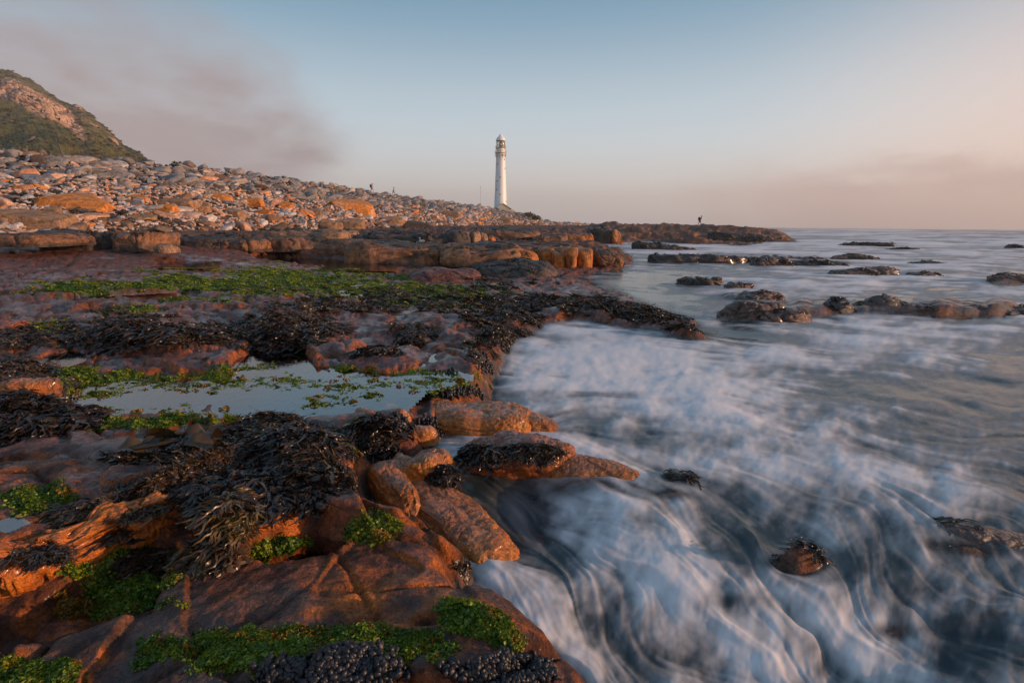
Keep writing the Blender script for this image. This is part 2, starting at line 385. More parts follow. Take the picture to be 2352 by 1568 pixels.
def masks(u, v, X, Y):
    """where weed, green algae, mussels and bare orange rock lie (plan of the shore, laid over a reference picture at ground level)"""
    nw = fbm(X*1.7, Y*1.7, 4, 5); nw2 = fbm(X*5, Y*5, 3, 9)
    B = lambda *a: blob(u, v, *a)
    weed = 1.3*B(380, 765, 165, 58, 8)+1.2*B(640, 780, 90, 45)+1.3*B(660, 1010, 130, 75, 25)+1.2*B(560, 1090, 150, 60, -10)+1.15*B(500, 1200, 70, 70)+1.0*B(290, 1150, 130, 30, -28)+0.95*B(740, 1090, 60, 40)\
        + 1.2*B(860, 1010, 70, 60)+1.2*B(40, 905, 100, 90)+1.0*B(100, 970, 70, 40)+0.85*B(90, 770, 130, 22)+.8*B(250, 1055, 170, 18, -5)+.85*B(820, 700, 170, 22)+.72*B(1080, 720, 200, 40, 12)+.95*B(1190, 775, 50, 60, 20)+.9*B(1240, 690, 190, 26, 8)+.9*B(1450, 725, 110, 22, 15)+1.0*B(1500, 722, 130, 26, 12)\
        + .55*B(620, 665, 300, 10)+.9*B(680, 740, 120, 40)+.7*B(960, 780, 150, 30)+.9*B(1120, 800, 60, 50)+.6*B(1200, 640, 150, 14)+.8*B(940, 760, 60, 20)+.8*B(720, 1150, 60, 30)+.75*B(1045, 1310, 40, 45, 40)+.7*B(1450, 640, 80, 10)
    weed = weed*.80-.55*B(930, 800, 150, 36)-.4*B(1040, 745, 110, 26, 15)-.3*B(620, 765, 40, 30)
    weed = weed+(nw*2.6+nw2*2.0)*np.clip(weed*1.5, 0, 1)
    green = 1.3*B(560, 650, 360, 26)+1.45*B(820, 655, 290, 30, 6)+.8*B(1050, 690, 160, 22)+.9*B(250, 660, 300, 10)+.9*B(480, 870, 60, 16)+1.0*B(590, 850, 80, 10)+1.0*B(660, 880, 60, 10)+.95*B(250, 905, 120, 22)+.8*B(700, 905, 120, 8)+1.2*B(140, 682, 110, 9)+1.2*B(300, 712, 80, 12)+.9*B(480, 690, 90, 12)+1.15*B(180, 872, 60, 25)+.85*B(330, 880, 220, 28)+.9*B(510, 895, 160, 14)+1.25*B(350, 968, 210, 14, -4)+.9*B(130, 960, 40, 24)\
        + 1.15*B(930, 895, 60, 25)+1.1*B(860, 900, 80, 14)+.9*B(760, 850, 90, 10)+1.2*B(750, 940, 50, 16)+.9*B(1050, 880, 90, 24)+1.5*B(290, 1335, 130, 70)+1.1*B(330, 1225, 45, 25)+1.25*B(860, 1210, 55, 32)+.9*B(640, 1265, 110, 22, -5)+1.1*B(70, 1145, 110, 35)\
        + 1.15*B(1100, 1420, 90, 35, 25)+1.2*B(720, 1505, 330, 55)+1.0*B(560, 1500, 90, 30)+.8*B(60, 1550, 100, 30)+.9*B(820, 1010, 60, 70)+.8*B(110, 750, 60, 16)+.8*B(960, 870, 60, 10)+.7*B(1000, 600, 200, 8)+.9*B(1080, 626, 90, 7)+.6*B(1460, 618, 90, 8)+.9*B(420, 1190, 35, 14)
    nw3 = fbm(X*13, Y*13, 3, 15); green = green*.98+(nw2*2.3+nw*2.0+nw3*1.0)*np.clip(green*1.5, 0, 1)
    green = green-.75*(1-sst(fbm(X*.55, Y*1.3, 4, 17), -.06, .03))*(1-sst(v, 700, 760))
    mus = 1.12*B(760, 1550, 330, 58)+1.2*B(1180, 1552, 90, 40)+1.0*B(1060, 905, 90, 22)+1.1*B(1110, 835, 30, 30)+1.0*B(1000, 985, 90, 30)+.9*B(880, 975, 40, 30)+.9*B(190, 1270, 70, 40)+.8*B(1010, 860, 120, 8)+nw2
    return weed, green, mus
def terrain(X, Y, full=True, raw=False):
    X = np.asarray(X, f32); Y = np.asarray(Y, f32)
    q = X/Y
    u, v = project(X, Y, 0.3)
    h = land_base(q, Y)
    # boulder bank
    yb, zb, yc, zc = bank(q)
    t = (Y-yb)/(yc-yb)
    h = np.where(t > -0.35, h+(zb-h)*sst(t, -0.35, 0.0), h)
    hb = zb+(zc-zb)*np.clip(t, 0, 1)**1.05-np.clip(Y-yc, 0, 400)*0.012
    isb = (q < 0.22)
    h = np.where((t > 0) & isb, hb, h)
    bankm = sst(t, -0.06, 0.02)*isb
    # rock slabs: joints cut the shelf into pillowy blocks
    ca, sa = math.cos(0.5), math.sin(0.5)
    wx = X+0.5*fbm(X*1.3, Y*1.3, 3, 2); wy = Y+0.5*fbm(X*1.3, Y*1.3, 3, 4)
    px = (wx*ca+wy*sa); py = (-wx*sa+wy*ca)
    s1 = np.interp(Y, [0, 6, 20, 60], [1.15, 0.85, 0.42, 0.15]).astype(f32)
    # piecewise cell sizes, blended by distance bands
    hs = np.zeros_like(h); crack = np.zeros_like(h); idt = np.zeros_like(h)
    for (lo, hi, sx_, sy_, amp, w_) in ((-1, 8.5, .95, 1.6, .065, .16), (8.5, 26, .42, .9, .10, .12), (26, 900, .12, .35, .30, .10)):
        k = (sst(Y, lo-0.15*abs(lo), lo+0.15*abs(lo)+0.01)*(1-sst(Y, hi*0.85, hi*1.15))).astype(f32)
        sel = k > 0
        if not sel.any(): continue
        a, b, idv, dx, dy = voro(px[sel]*sx_, py[sel]*sy_, int(hi) % 7)
        e = np.clip((b-a)/w_, 0, 1); pill = 1-(1-e)**2.2
        hh = amp*((idv-.5)*.9+pill*.75-.75+dx*.45*(idv-.3)+dy*.4*(.6-idv))
        hs[sel] += k[sel]*hh; crack[sel] += k[sel]*(1-e); idt[sel] += k[sel]*idv
    flat = 1-0.9*(blob(u, v, 230, 600, 460, 60)+blob(u, v, 300, 1030, 330, 25)+.9*blob(u, v, 700, 1350, 420, 130)).clip(0, 1)
    hs = hs*flat*(1-bankm)
    h = h+hs
    # bedding steps and straight joints
    bb = fbm(X*.75+Y*.25, Y*.75, 4, 55)*7+Y*.35+X*.2
    fr = bb-np.floor(bb); stp = sst(fr, .86, 1.0)-fr
    h = h+stp*np.interp(Y, [0, 3, 8, 20, 40], [.045, .05, .05, .07, .25])*(1-bankm)*(.2+.8*flat)
    wj = .10*fbm(X*2.5, Y*2.5, 3, 57)
    jj = np.zeros_like(h)
    for (aa, fq, sd_) in ((.62, .85, 1), (2.05, .7, 2), (1.15, .45, 3)):
        g = (X*math.cos(aa)+Y*math.sin(aa)+wj)*fq; ph_ = np.abs(g-np.floor(g)-.5)/fq; on = sst(fbm(X*.5, Y*.5, 2, 60+sd_), -.02, .06)
        jj = np.maximum(jj, np.exp(-(ph_/np.interp(Y, [0, 4, 15], [.011, .02, .05]))**2)*on)
    jj = jj*(1-bankm)*(Y < 26)
    h = h-jj*np.interp(Y, [0, 4, 15], [.035, .045, .05])*(.25+.75*flat); crack = np.maximum(crack, jj)
    # named forms of the foreground (plan read at the height each stands at)
    u5, v5 = project(X, Y, 0.48)
    jx, jy = 10*nzf(X, Y), 14*nzf(Y, X)
    d = sdf(u5+jx, v5+jy, TERRACE)
    d2 = sdf(u5, v5, [(-600, 1060), (100, 985), (400, 958), (560, 940), (700, 915), (900, 960), (900, 1200), (-600, 1400)])
    h = h+0.18*sst(d, -3, 8)*(.35+.65*sst(d2, 20, 90))*(1-0.3*blob(u5, v5, 0, 1010, 500, 45))
    h = h+0.03*blob(u5, v5, 660, 1010, 110, 60, 20)
    h = h+0.07*blob(u5, v5, 340, 1145, 150, 16, -27)
    h = h+0.17*blob(u5, v5, 380, 760, 150, 38, 8)+0.15*blob(u5, v5, 30, 900, 75, 34)+.10*blob(u5, v5, 690, 775, 60, 30)
    u4, v4 = project(X, Y, 0.38); jx = 10*nzf(X, Y); jy = 6*nzf(Y, X)
    for poly, dz, sf_ in (([(735, 838), (790, 800), (835, 775), (900, 752), (960, 758), (975, 790), (960, 842), (900, 848)], .09, 34), ([(960, 842), (985, 790), (960, 755), (1010, 748), (1080, 775), (1150, 800), (1130, 842), (1085, 846)], .08, 34),
                          ([(888, 730), (960, 722), (1060, 742), (1160, 790), (1165, 805), (1080, 775), (1000, 748), (900, 748)], .12, 10), ([(560, 712), (640, 702), (725, 706), (712, 726), (600, 745), (566, 742)], .16, 8),
                          ([(590, 796), (596, 758), (640, 750), (662, 775), (640, 802)], .16, 9), ([(740, 790), (760, 770), (830, 762), (845, 775), (790, 800)], .10, 8), ([(960, 700), (1060, 705), (1120, 722), (1040, 735), (960, 718)], .08, 6),
                          ([(0, 752), (60, 745), (300, 752), (330, 775), (200, 792), (0, 800)], .12, 6), ([(0, 690), (60, 686), (300, 690), (330, 706), (180, 712), (0, 708)], .08, 4), ([(420, 668), (520, 662), (700, 668), (640, 684), (480, 682)], .08, 4),
                          ([(1225, 672), (1330, 668), (1440, 700), (1380, 704), (1250, 690)], .07, 4), ([(1380, 742), (1450, 735), (1600, 768), (1590, 782), (1450, 752)], .0, 6), ([(1130, 700), (1230, 712), (1300, 732), (1200, 722)], .07, 4)):
        d = sdf(u4+jx, v4+jy, poly); h = h+dz*sst(d, -3, sf_*1.6)**.75
    h = h+.09*blob(u, v, 1110, 1440, 120, 45, 20)-.05*blob(u, v, 1000, 1425, 50, 14)
    h = h+.06*blob(u, v, 760, 1545, 330, 45)
    d = sdf(u+jx, v+jy, [(-500, 1420), (0, 1322), (160, 1262), (330, 1180), (420, 1250), (350, 1400), (0, 1500), (-500, 1600)])
    h = h-0.16*sst(d, -5, 35)
    # far reef on the right, stepped
    reef = sst(q, 0.10, 0.18)*sst(Y, 45, 56)
    sY = sst(Y+14*fbm(X*.06, Y*.06, 3, 31), 54, 96)*4; sY = (np.floor(sY)+sst(sY-np.floor(sY), .55, 1.0))/4
    zr = 0.30+1.85*sY+0.9*fbm(X*.09, Y*.10, 5, 33)+.25*np.floor(4*fbm(X*.08, Y*.2, 3, 3))/2
    zr = zr+.75*np.abs(fbm(X*.40, Y*.5, 4, 35))*1.8-.2+.35*np.floor(3*fbm(X*.16, Y*.3, 3, 36))
    zr = zr*(1-.30*sst(q, .3, .6))
    h = np.where(reef > 0, h*(1-reef)+zr*reef, h)
    # general roughness
    n1 = fbm(X*2.6, Y*2.6, 6, 21, .55); sc = np.interp(Y, [0, 4, 15, 40], [.05, .07, .12, .3])
    h = h+n1*sc*(1-.5*bankm)*(0.45+.55*flat)
    n4 = np.abs(fbm(X*9, Y*9, 4, 27)); h = h-n4*np.interp(Y, [0, 3, 8, 20, 40], [.05, .055, .05, .05, .15])*(1-bankm)*(.3+.7*flat)
    strata = fbm(px*1.2, py*9+3*fbm(X*.8, Y*.8, 2, 5), 3, 41)
    h = h+strata*np.interp(Y, [0, 3, 12, 25, 40], [.022, .026, .04, .06, .15])*(1-bankm)*(.35+.65*flat)
    # pools
    poolm = np.zeros_like(h)
    for poly, lev in ([] if raw else POOLS):
        us = [p[0] for p in poly]; vs = [p[1] for p in poly]
        up_, vp_ = project(X, Y, lev)
        sel = (up_ > min(us)-60) & (up_ < max(us)+60) & (vp_ > min(vs)-40) & (vp_ < max(vs)+40) & (Y < 40)
        if not sel.any(): continue
        sc_ = 1.0 if max(vs)-min(vs) > 60 else 0.35
        dd = sdf(up_[sel]+16*sc_*nzf(X[sel], Y[sel])*2, vp_[sel]+9*sc_*nzf(Y[sel], X[sel])*2, poly)
        inn = sst(dd, -2*sc_, 12*sc_); hh = h[sel]
        bed = lev-0.065+(0.24 if sc_ == 1 else .08)*fbm(X[sel]*3.2, Y[sel]*3.2, 4, 8)
        rim = np.maximum(hh, lev+(.012 if sc_ == 1 else -.01)+.02*nzf(X[sel]*2, Y[sel]*2))
        nr = sst(dd, -30*sc_, 0)
        hh = hh*(1-nr)+rim*nr
        h[sel] = hh*(1-inn)+bed*inn; poolm[sel] = np.maximum(poolm[sel], inn)
    # shoreline
    sd = sdf(X, Y, COAST)
    wdt = np.interp(Y, [0, 3, 20, 60], [.24, .40, 1.3, 3.0])
    sd = sd+wdt*1.35*fbm(X*2.2/np.maximum(1, Y*.25), Y*2.2/np.maximum(1, Y*.25), 4, 51)
    k = sst(sd/wdt, -1.6, 0.5)
    h = -0.75+(h+0.75)*k
    # drowned ledges that break the surf
    u0, v0 = project(X, Y, 0.0); n_ = fbm(X*1.2/np.maximum(1, Y*.12), Y*2.0/np.maximum(1, Y*.12), 5, 66)
    B0 = lambda *a: blob(u0, v0, *a)
    sh = 1.0*B0(1960, 708, 330, 20, 2)+.95*B0(2250, 712, 160, 16)+.9*B0(1760, 725, 150, 20)+.9*B0(1700, 680, 80, 12)+.95*B0(1620, 648, 80, 12)+.9*B0(1650, 600, 190, 9)+.85*B0(1900, 605, 180, 9)+.8*B0(2050, 628, 200, 9)+.85*B0(2310, 648, 90, 14)+.7*B0(1520, 568, 110, 7)\
        + .98*B0(2230, 1255, 210, 42, 4)+.95*B0(1840, 1290, 120, 40)+.8*B0(1560, 1140, 110, 26)+.9*B0(1330, 1110, 170, 50)+.7*B0(2050, 1420, 120, 30)+.6*B0(1180, 1240, 90, 60, 40)+.9*B0(1510, 735, 110, 22, 14)
    hs_ = -.62+.66*np.clip(sh, 0, 1.05)+.07*(Y < 6)+n_*np.interp(Y, [0, 4, 12, 40], [.32, .36, .55, .9])*np.clip(sh*1.4, 0, 1)
    h = np.where(sh > .08, np.maximum(h, hs_), h)
    if not full: return h
    u, v = project(X, Y, np.clip(h, 0, 3))
    weed, green, mus = masks(u, v, X, Y)
    land = (sd > -wdt)
    return dict(h=h, u=u, v=v, q=q, t=t, bank=bankm, crack=crack, idt=idt, weed=weed*(1-bankm), green=green*(1-bankm), mus=mus, pool=poolm, sd=sd, land=land, reef=reef, strata=strata, n1=n1)
def nzf(x, y): return fbm(x*3.1, y*3.1, 3, 13)

def settle_pools():
    for k, (poly, lev) in enumerate(POOLS[1:], 1):
        us = [p[0] for p in poly]; vs = [p[1] for p in poly]
        for _ in range(3):
            U, V_ = np.meshgrid(np.linspace(min(us), max(us), 24), np.linspace(min(vs), max(vs), 14)); U, V_ = U.ravel(), V_.ravel()
            i = sdf(U, V_, poly) > 0; P = at_z(U[i], V_[i], lev); lev = float(np.percentile(terrain(P[:, 0], P[:, 1], False, True), 30))
        POOLS[k] = (poly, lev)
settle_pools()
C_PINK = np.array([.165, .070, .050]); C_RED = np.array([.125, .032, .017]); C_OR = np.array([.46, .115, .010]); C_DEEP = np.array([.045, .014, .007]); C_DARK = np.array([.035, .026, .022]); C_GREEN = np.array([.07, .11, .012])
def mixv(a, b, f): return a*(1-f[:, None])+b*f[:, None]

def build_terrain():
    nq = 830
    qs = np.linspace(-1.50, 1.30, nq)
    Ys = [0.75]
    while Ys[-1] < 330:
        y = Ys[-1]; scr = 1.75*y*y/950.0
        Ys.append(y+min(max(scr, .004), .0125*y if y < 30 else .016*y))
    Ys = np.array(Ys); nr = len(Ys)
    Q, YY = np.meshgrid(qs, Ys); X = (Q*YY).ravel().astype(f32); Y = YY.ravel().astype(f32)
    T = terrain(X, Y); h = T['h']
    # slope
    H2 = h.reshape(nr, nq)
    gy = np.gradient(H2, Ys, axis=0); gx = np.gradient(H2, axis=1)/((qs[1]-qs[0])*Ys[:, None])
    slope = np.sqrt(gx**2+gy**2).ravel(); face = (-gx/(1+np.abs(gy)+np.abs(gx))).ravel()
    u, v = T['u'], T['v']
    n = fbm(X*1.1, Y*1.1, 5, 61); n2 = fbm(X*.35, Y*.35, 4, 71); n3 = fbm(X*7, Y*7, 4, 81)
    col = np.tile(C_PINK, (len(X), 1))
    col = mixv(col, C_RED, np.clip(.45+n*2.2+(T['idt']-.5)*.5, 0, 1))
    plat = np.clip(blob(u, v, 200, 600, 520, 60)*1.2, 0, 1); col = mixv(col, C_RED*np.array([1.25, 1.1, .85]), plat*.8)
    orr = np.clip(sst(slope, .25, .9)*.9+.9*blob(u, v, 800, 1400, 330, 80, -3)+.7*blob(u, v, 60, 1090, 140, 30)+.8*blob(u, v, 600, 1440, 420, 110)+1.5*blob(u, v, 330, 1135, 130, 26, -27)+1.5*blob(u, v, 100, 1250, 170, 30, -27)+.8*blob(u, v, 640, 1200, 160, 50)+blob(u, v, 60, 890, 60, 30)+n*1.6-.1, 0, 1)
    col = mixv(col, C_OR, orr*np.clip(1-.5*plat, 0, 1)*.85)
    deep = np.clip(n3*3.2+n*1.5+.15+.35*sst(v, 1250, 1568), 0, 1); col = mixv(col, C_DEEP, deep*.85)
    gr = np.clip(fbm(X*14, Y*14, 4, 83)*4, 0, 1); col = mixv(col, C_DEEP*.6, gr*.6*(v > 900))
    # mauve sky reflection painted into the colour of the level slab tops
    top = np.clip((.35-slope)*2.5, 0, 1)*np.clip(.5+n2*3, 0, 1)*(1-.8*sst(v, 1150, 1350))*sst(-sdf(u, v, [(0, 1300), (0, 1600), (900, 1600), (900, 1300)]), 0, 60)
    col = mixv(col, np.array([.20, .125, .115]), top*.45)
    g = np.clip(T['green']-.42, 0, 1)*1.4; col = mixv(col, C_GREEN, np.clip(g, 0, .85))
    w = np.clip((T['weed']-.62)*2.5, 0, .9); col = mixv(col, C_DARK, w)
    m_ = np.clip((T['mus']-.7)*2, 0, .9)*(v > 800); col = mixv(col, np.array([.02, .02, .022]), m_)
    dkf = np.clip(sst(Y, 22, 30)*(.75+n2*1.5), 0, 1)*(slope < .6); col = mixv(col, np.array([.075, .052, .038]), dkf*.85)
    rf = T['reef']*np.clip(sst(face, .12, .3)+n3*1.5, 0, 1); col = mixv(col, np.array([.42, .16, .06]), rf*.8)  # reef slopes turned towards the sun are coloured orange, as if sunlit
    bk = np.array([.085, .068, .058]); col = mixv(col, bk, T['bank']*.9)
    col = mixv(col, np.array([.07, .055, .02]), ((T['t'] > .96) & (T['q'] < .25)).astype(float)*.8)
    fl = sst(fbm(X*1.6+Y*.6, Y*3.0, 5, 92), .02, .12)*sst(v, 1050, 1200); col = mixv(col, np.array([.045, .035, .032]), fl*.75)
    wm_ = sst(fbm(X*3, Y*3, 4, 93), .08, .2)*sst(v, 700, 900); col = mixv(col, np.array([.10, .028, .020]), wm_*.6)
    seab = (T['sd'] < 0).astype(float); col = mixv(col, np.array([.075, .048, .036]), seab*np.clip(.75+n3*2, 0, 1)*.85)
    col = mixv(col, np.array([.04, .022, .014]), np.clip(T['crack']-.55, 0, 1)*.9*(1-T['bank']))
    keep = (h > -0.34)
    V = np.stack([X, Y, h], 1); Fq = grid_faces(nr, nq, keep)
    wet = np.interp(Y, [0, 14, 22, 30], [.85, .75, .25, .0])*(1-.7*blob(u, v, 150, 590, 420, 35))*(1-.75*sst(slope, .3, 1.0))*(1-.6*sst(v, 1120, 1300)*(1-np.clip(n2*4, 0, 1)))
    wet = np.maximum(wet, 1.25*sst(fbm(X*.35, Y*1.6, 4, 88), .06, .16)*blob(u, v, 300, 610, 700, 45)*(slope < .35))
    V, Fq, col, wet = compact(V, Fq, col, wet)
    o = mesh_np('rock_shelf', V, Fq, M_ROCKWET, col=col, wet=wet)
    tag(o, 'tidal shelf of wet red brown sandstone', None, None, 'structure'); del o['label']
    print('terrain', nr, nq, len(V), len(Fq)*2)
build_terrain()

# seabed well below the water so that nothing is hollow
V = np.array([(-900, -40, -1.2), (3600, -40, -1.2), (3600, 3600, -1.2), (-2600, 3600, -1.2)], float)
tag(mesh_np('seabed', V, [[0, 1, 2, 3]], simple('seabed_rock', (.03, .03, .028), .8)), kind='structure')

# ------------------------------------------------------------------ sea
def sea_fields(u, v):
    B = lambda *a: blob(u, v, *a)
    D = .50+.10*blob(u, v, 1500, 840, 420, 110)
    D = D+.50*B(1330, 830, 210, 85)+.42*B(1620, 860, 330, 75, 6)+.32*B(2050, 790, 330, 50, 2)+.30*B(1650, 950, 420, 45, 8)+.36*B(1500, 1290, 200, 120, 38)+.30*B(1700, 1440, 260, 90, 40)+.30*B(2050, 1500, 220, 60, 35)\
        + .45*B(1850, 1075, 480, 38, 4)+.30*B(1330, 1010, 130, 22, 8)+.25*B(1280, 1480, 130, 70, 40)+.30*B(1330, 1180, 120, 60, 50)+.25*B(1120, 1300, 60, 60, 50)+.25*B(1900, 1200, 70, 60)
    D = D-.35*B(1170, 1110, 150, 55, 12)-.38*B(1180, 1230, 90, 60, 40)-.35*B(2280, 1480, 260, 110, 20)-.25*B(1230, 1560, 120, 60)-.40*B(1850, 1275, 200, 45, 8)-.35*B(2230, 1240, 200, 45)-.26*B(2150, 880, 300, 45, 3)-.16*B(2280, 970, 250, 60)\
        - .55*B(1480, 668, 170, 48)-.6*B(1560, 596, 190, 12)-.35*B(1430, 725, 120, 22)-.2*B(1500, 1120, 200, 30)-.4*B(1680, 1370, 60, 20)
    far = 1-sst(v, 560, 700)
    D = D+.27*far+.12*blob(u, v, 2100, 640, 500, 90)-.15*blob(u, v, 1750, 770, 160, 20)
    return D
def build_sea():
    q0, q1, nq = -0.30, 2.30, 760
    qs = np.linspace(q0, q1, nq)
    Ys = [0.7]
    while Ys[-1] < 3300:
        y = Ys[-1]; scr = 2.6*y*y/(1176*1.85)*1.05
        Ys.append(y+min(max(scr, .008), .014*y if y < 40 else (.03*y if y < 200 else .10*y)))
    Ys = np.array(Ys); nr = len(Ys)
    Q, YY = np.meshgrid(qs, Ys); X = (Q*YY).ravel().astype(f32); Y = YY.ravel().astype(f32)
    u, v = project(X, Y, 0.0); u = u.astype(f32); v = v.astype(f32)
    D = sea_fields(u, v)
    lnY = np.log(Y)
    # streamlines: average a fine noise along the flow, as a silky long exposure shows the water's course
    def ang(uu, vv):
        a = 7+43*sst(vv, 1030, 1250)*(1-.45*sst(uu, 1550, 2350))+(34*(vn(uu/170, vv/90, 3)-.5)+30*(vn(uu/60, vv/40, 5)-.5)+75*(vn(uu/130, vv/95, 9)-.5)*sst(vv, 1000, 1250)+40*(vn(uu/45, vv/40, 10)-.5)*sst(vv, 1000, 1250))*sst(vv, 700, 1000)+8*(vn(uu/200, vv/30, 8)-.5)
        return np.radians(a)
    def smp(uu, vv, s):
        # distance-proportional cells: pitch shrinks with range like real water texture
        L = -np.log(np.maximum(vv-514, 2)/1000)
        return vn(uu/(9*s), L*85/s, 5)*.6+vn(uu/(4.5*s), L*170/s, 6)*.4
    def lic(s, K, step):
        acc = smp(u, v, s); n = 1
        for sg in (1, -1):
            uu, vv = u.copy(), v.copy()
            for k in range(K):
                a = ang(uu, vv); st = step*np.clip((vv-500)/500, .35, 1)
                uu = uu+sg*st*np.cos(a); vv = np.maximum(vv+sg*st*np.sin(a)*np.clip((vv-517)/350, 0, 1), 519)
                acc += smp(uu, vv, s); n += 1
        r = acc/n; r = (r-r.mean())/r.std(); return r
    l1 = lic(1.4, 17, 6.0); l2 = lic(3.8, 14, 15.0); l3 = lic(10.0, 12, 28.0)
    L = -np.log(np.maximum(v-514, 2)/1000)
    bil = fbm(u/70, L*9, 4, 12); bil2 = fbm(u/28, L*24, 3, 14)
    lowf = fbm(u/260, L*5, 3, 19)
    silky = sst(v, 960, 1150)
    rdg = 1-np.abs(l2)*1.1; pt = .55+.9*sst(fbm(u/150, L*8, 3, 44), -.12, .12); bil3 = fbm(u/14+l2*.15, L*52, 3, 15)
    foam = D+((.085-.03*silky)*l1+(.105-.025*silky)*l2)*pt+.08*l3+.04*rdg+.60*bil+.42*bil2+.22*bil3+.45*lowf
    foam = sst(foam, .12, 1.22)
    Th = np.full(len(X), -0.75, f32)
    ns = Y < 120
    Th[ns] = terrain(X[ns], Y[ns], False)
    calm = np.clip(blob(u, v, 1480, 668, 150, 48)+blob(u, v, 1560, 596, 190, 12), 0, 1)
    near = np.interp(Y, [0, 2, 6, 30, 100, 400], [.05, .06, .07, .14, .3, .25])
    z = near*(.55*bil*(1-.5*silky)+.12*bil2*(1-silky)+.8*lowf)+.014*l3+.006*l2*np.interp(Y, [0, 3, 10], [1, 1, 0])+.0012*l1*np.interp(Y, [0, 3, 8], [1, 1, 0])
    z = z*(1-.95*calm)
    z = z-.13*blob(u, v, 1900, 1500, 500, 130)-.08*blob(u, v, 1200, 1150, 130, 80)+.03*blob(u, v, 1480, 1220, 140, 60, 30)
    # swell lines far out
    z = z+np.interp(Y, [0, 30, 80, 300], [0, 0, .35, .8])*np.clip(fbm(X*.02, Y*.05, 3, 22), -.2, .5)
    # churned collars where water meets standing rock, drawn out downstream
    col_ = np.zeros_like(D)
    for (cx, cy, a, b) in STANDING:
        s_ = (np.abs(X-cx) < a*2.6) & (np.abs(Y-cy) < b*3.5)
        ex = (X[s_]-cx)/(a*1.05); ey = (Y[s_]-cy)/(b*1.1); e = np.sqrt(ex*ex+ey*ey)
        col_[s_] = np.maximum(col_[s_], np.exp(-((e-1.0)/np.where(ex > 0, .55, .28))**2))
    sl_ = np.exp(-((z-Th-.12)/.14)**2)*(Y < 60)
    foam = np.clip(foam+(.55*col_+.38*sl_)*(.55+.25*l1+.25*bil2)*(1-.8*calm), 0, 1)
    # water washes up over the low rock at its edge
    depth = z-Th
    wash = sst(depth, -.06, .03)
    z = np.where((depth < .015) & (depth > -.07), Th+.012, z)
    a_ = sst(depth, -.07, .10)
    thin = sst(depth, .0, .30)
    foam2 = foam*(.35+.65*thin)
    alpha = np.clip(.25+foam*1.3, 0, 1)*(1-thin)+thin
    alpha = alpha*a_
    keep = (Th < z+.07)
    V = np.stack([X, Y, z], 1); Fq = grid_faces(nr, nq, None)
    Fq = Fq[keep[Fq].any(1)]
    V, Fq, foam2, alpha, l1 = compact(V, Fq, foam2, alpha, l1)
    m, nt, p = new_mat('sea_water')
    fa = nt.nodes.new('ShaderNodeAttribute'); fa.attribute_name = 'foam'
    al = nt.nodes.new('ShaderNodeAttribute'); al.attribute_name = 'film'
    st = nt.nodes.new('ShaderNodeAttribute'); st.attribute_name = 'streak'
    fm = fa.outputs['Fac']
    c = mixc(nt, fm, (.030, .042, .048), (.84, .79, .77))
    nt.links.new(c, p.inputs['Base Color'])
    nt.links.new(mrange(nt, fm, 0, .6, .17, .85), p.inputs['Roughness'])
    p.inputs['IOR'].default_value = 1.33
    n = nnode(nt, 1.3, 4, .6, (1, 1, 1)); bump(nt, p, n.outputs[0], .03, .3)
    tr = nt.nodes.new('ShaderNodeBsdfTransparent'); mx = nt.nodes.new('ShaderNodeMixShader')
    nt.links.new(al.outputs['Fac'], mx.inputs[0]); nt.links.new(tr.outputs[0], mx.inputs[1]); nt.links.new(p.outputs[0], mx.inputs[2])
    nt.links.new(mx.outputs[0], nt.nodes['Material Output'].inputs[0])
    o = mesh_np('sea', V, Fq, m, attrs={'foam': foam2, 'film': alpha, 'streak': l1})
    tag(o, kind='structure')
    # the sea behind the bank and beyond the frame
    V = np.array([(-2600, 330, -.12), (-90, 330, -.12), (-990, 3300, -.12), (-2600, 3300, -.12)], float)
    print('sea', nr, nq, len(Fq)*2)
# pools
def pool_material():
    m, nt, p = new_mat('still_water')
    nt.nodes.remove(p)
    g = nt.nodes.new('ShaderNodeBsdfGlossy'); g.inputs['Roughness'].default_value = .03; g.inputs['Color'].default_value = (1, 1, 1, 1)
    t = nt.nodes.new('ShaderNodeBsdfTransparent'); t.inputs[0].default_value = (.62, .74, .76, 1)
    fr = nt.nodes.new('ShaderNodeFresnel'); fr.inputs[0].default_value = 4.0
    n = nnode(nt, 14, 3); b = nt.nodes.new('ShaderNodeBump'); b.inputs['Distance'].default_value = .0012; nt.links.new(n.outputs[0], b.inputs['Height'])
    nt.links.new(b.outputs[0], g.inputs['Normal']); nt.links.new(b.outputs[0], fr.inputs['Normal'])
    mx = nt.nodes.new('ShaderNodeMixShader'); nt.links.new(fr.outputs[0], mx.inputs[0]); nt.links.new(t.outputs[0], mx.inputs[1]); nt.links.new(g.outputs[0], mx.inputs[2])
    nt.links.new(mx.outputs[0], nt.nodes['Material Output'].inputs[0])
    return m
M_POOL = pool_material()
for poly, lev in POOLS:
    us = [p[0] for p in poly]; vs = [p[1] for p in poly]; big = max(vs)-min(vs) > 60
    gu = np.linspace(min(us)-50, max(us)+50, 160); gv = np.linspace(min(vs)-(22 if big else 6), max(vs)+(22 if big else 6), 70 if big else 24)
    GU, GV = np.meshgrid(gu, gv); P = at_z(GU.ravel(), GV.ravel(), lev)
    th = terrain(P[:, 0], P[:, 1], False); keep = (th < lev+.004) & (sdf(P[:, 0], P[:, 1], COAST) > .10) & (sdf(GU.ravel(), GV.ravel(), poly) > (-40 if big else -8))
    Fq = grid_faces(len(gv), len(gu), keep)[:, ::-1]; c = P.mean(0)
    if not len(Fq): continue
    V, Fq = compact(P-c, Fq)
    tag(mesh_np('tide_pool_water', V, Fq, M_POOL, loc=c), kind='structure')

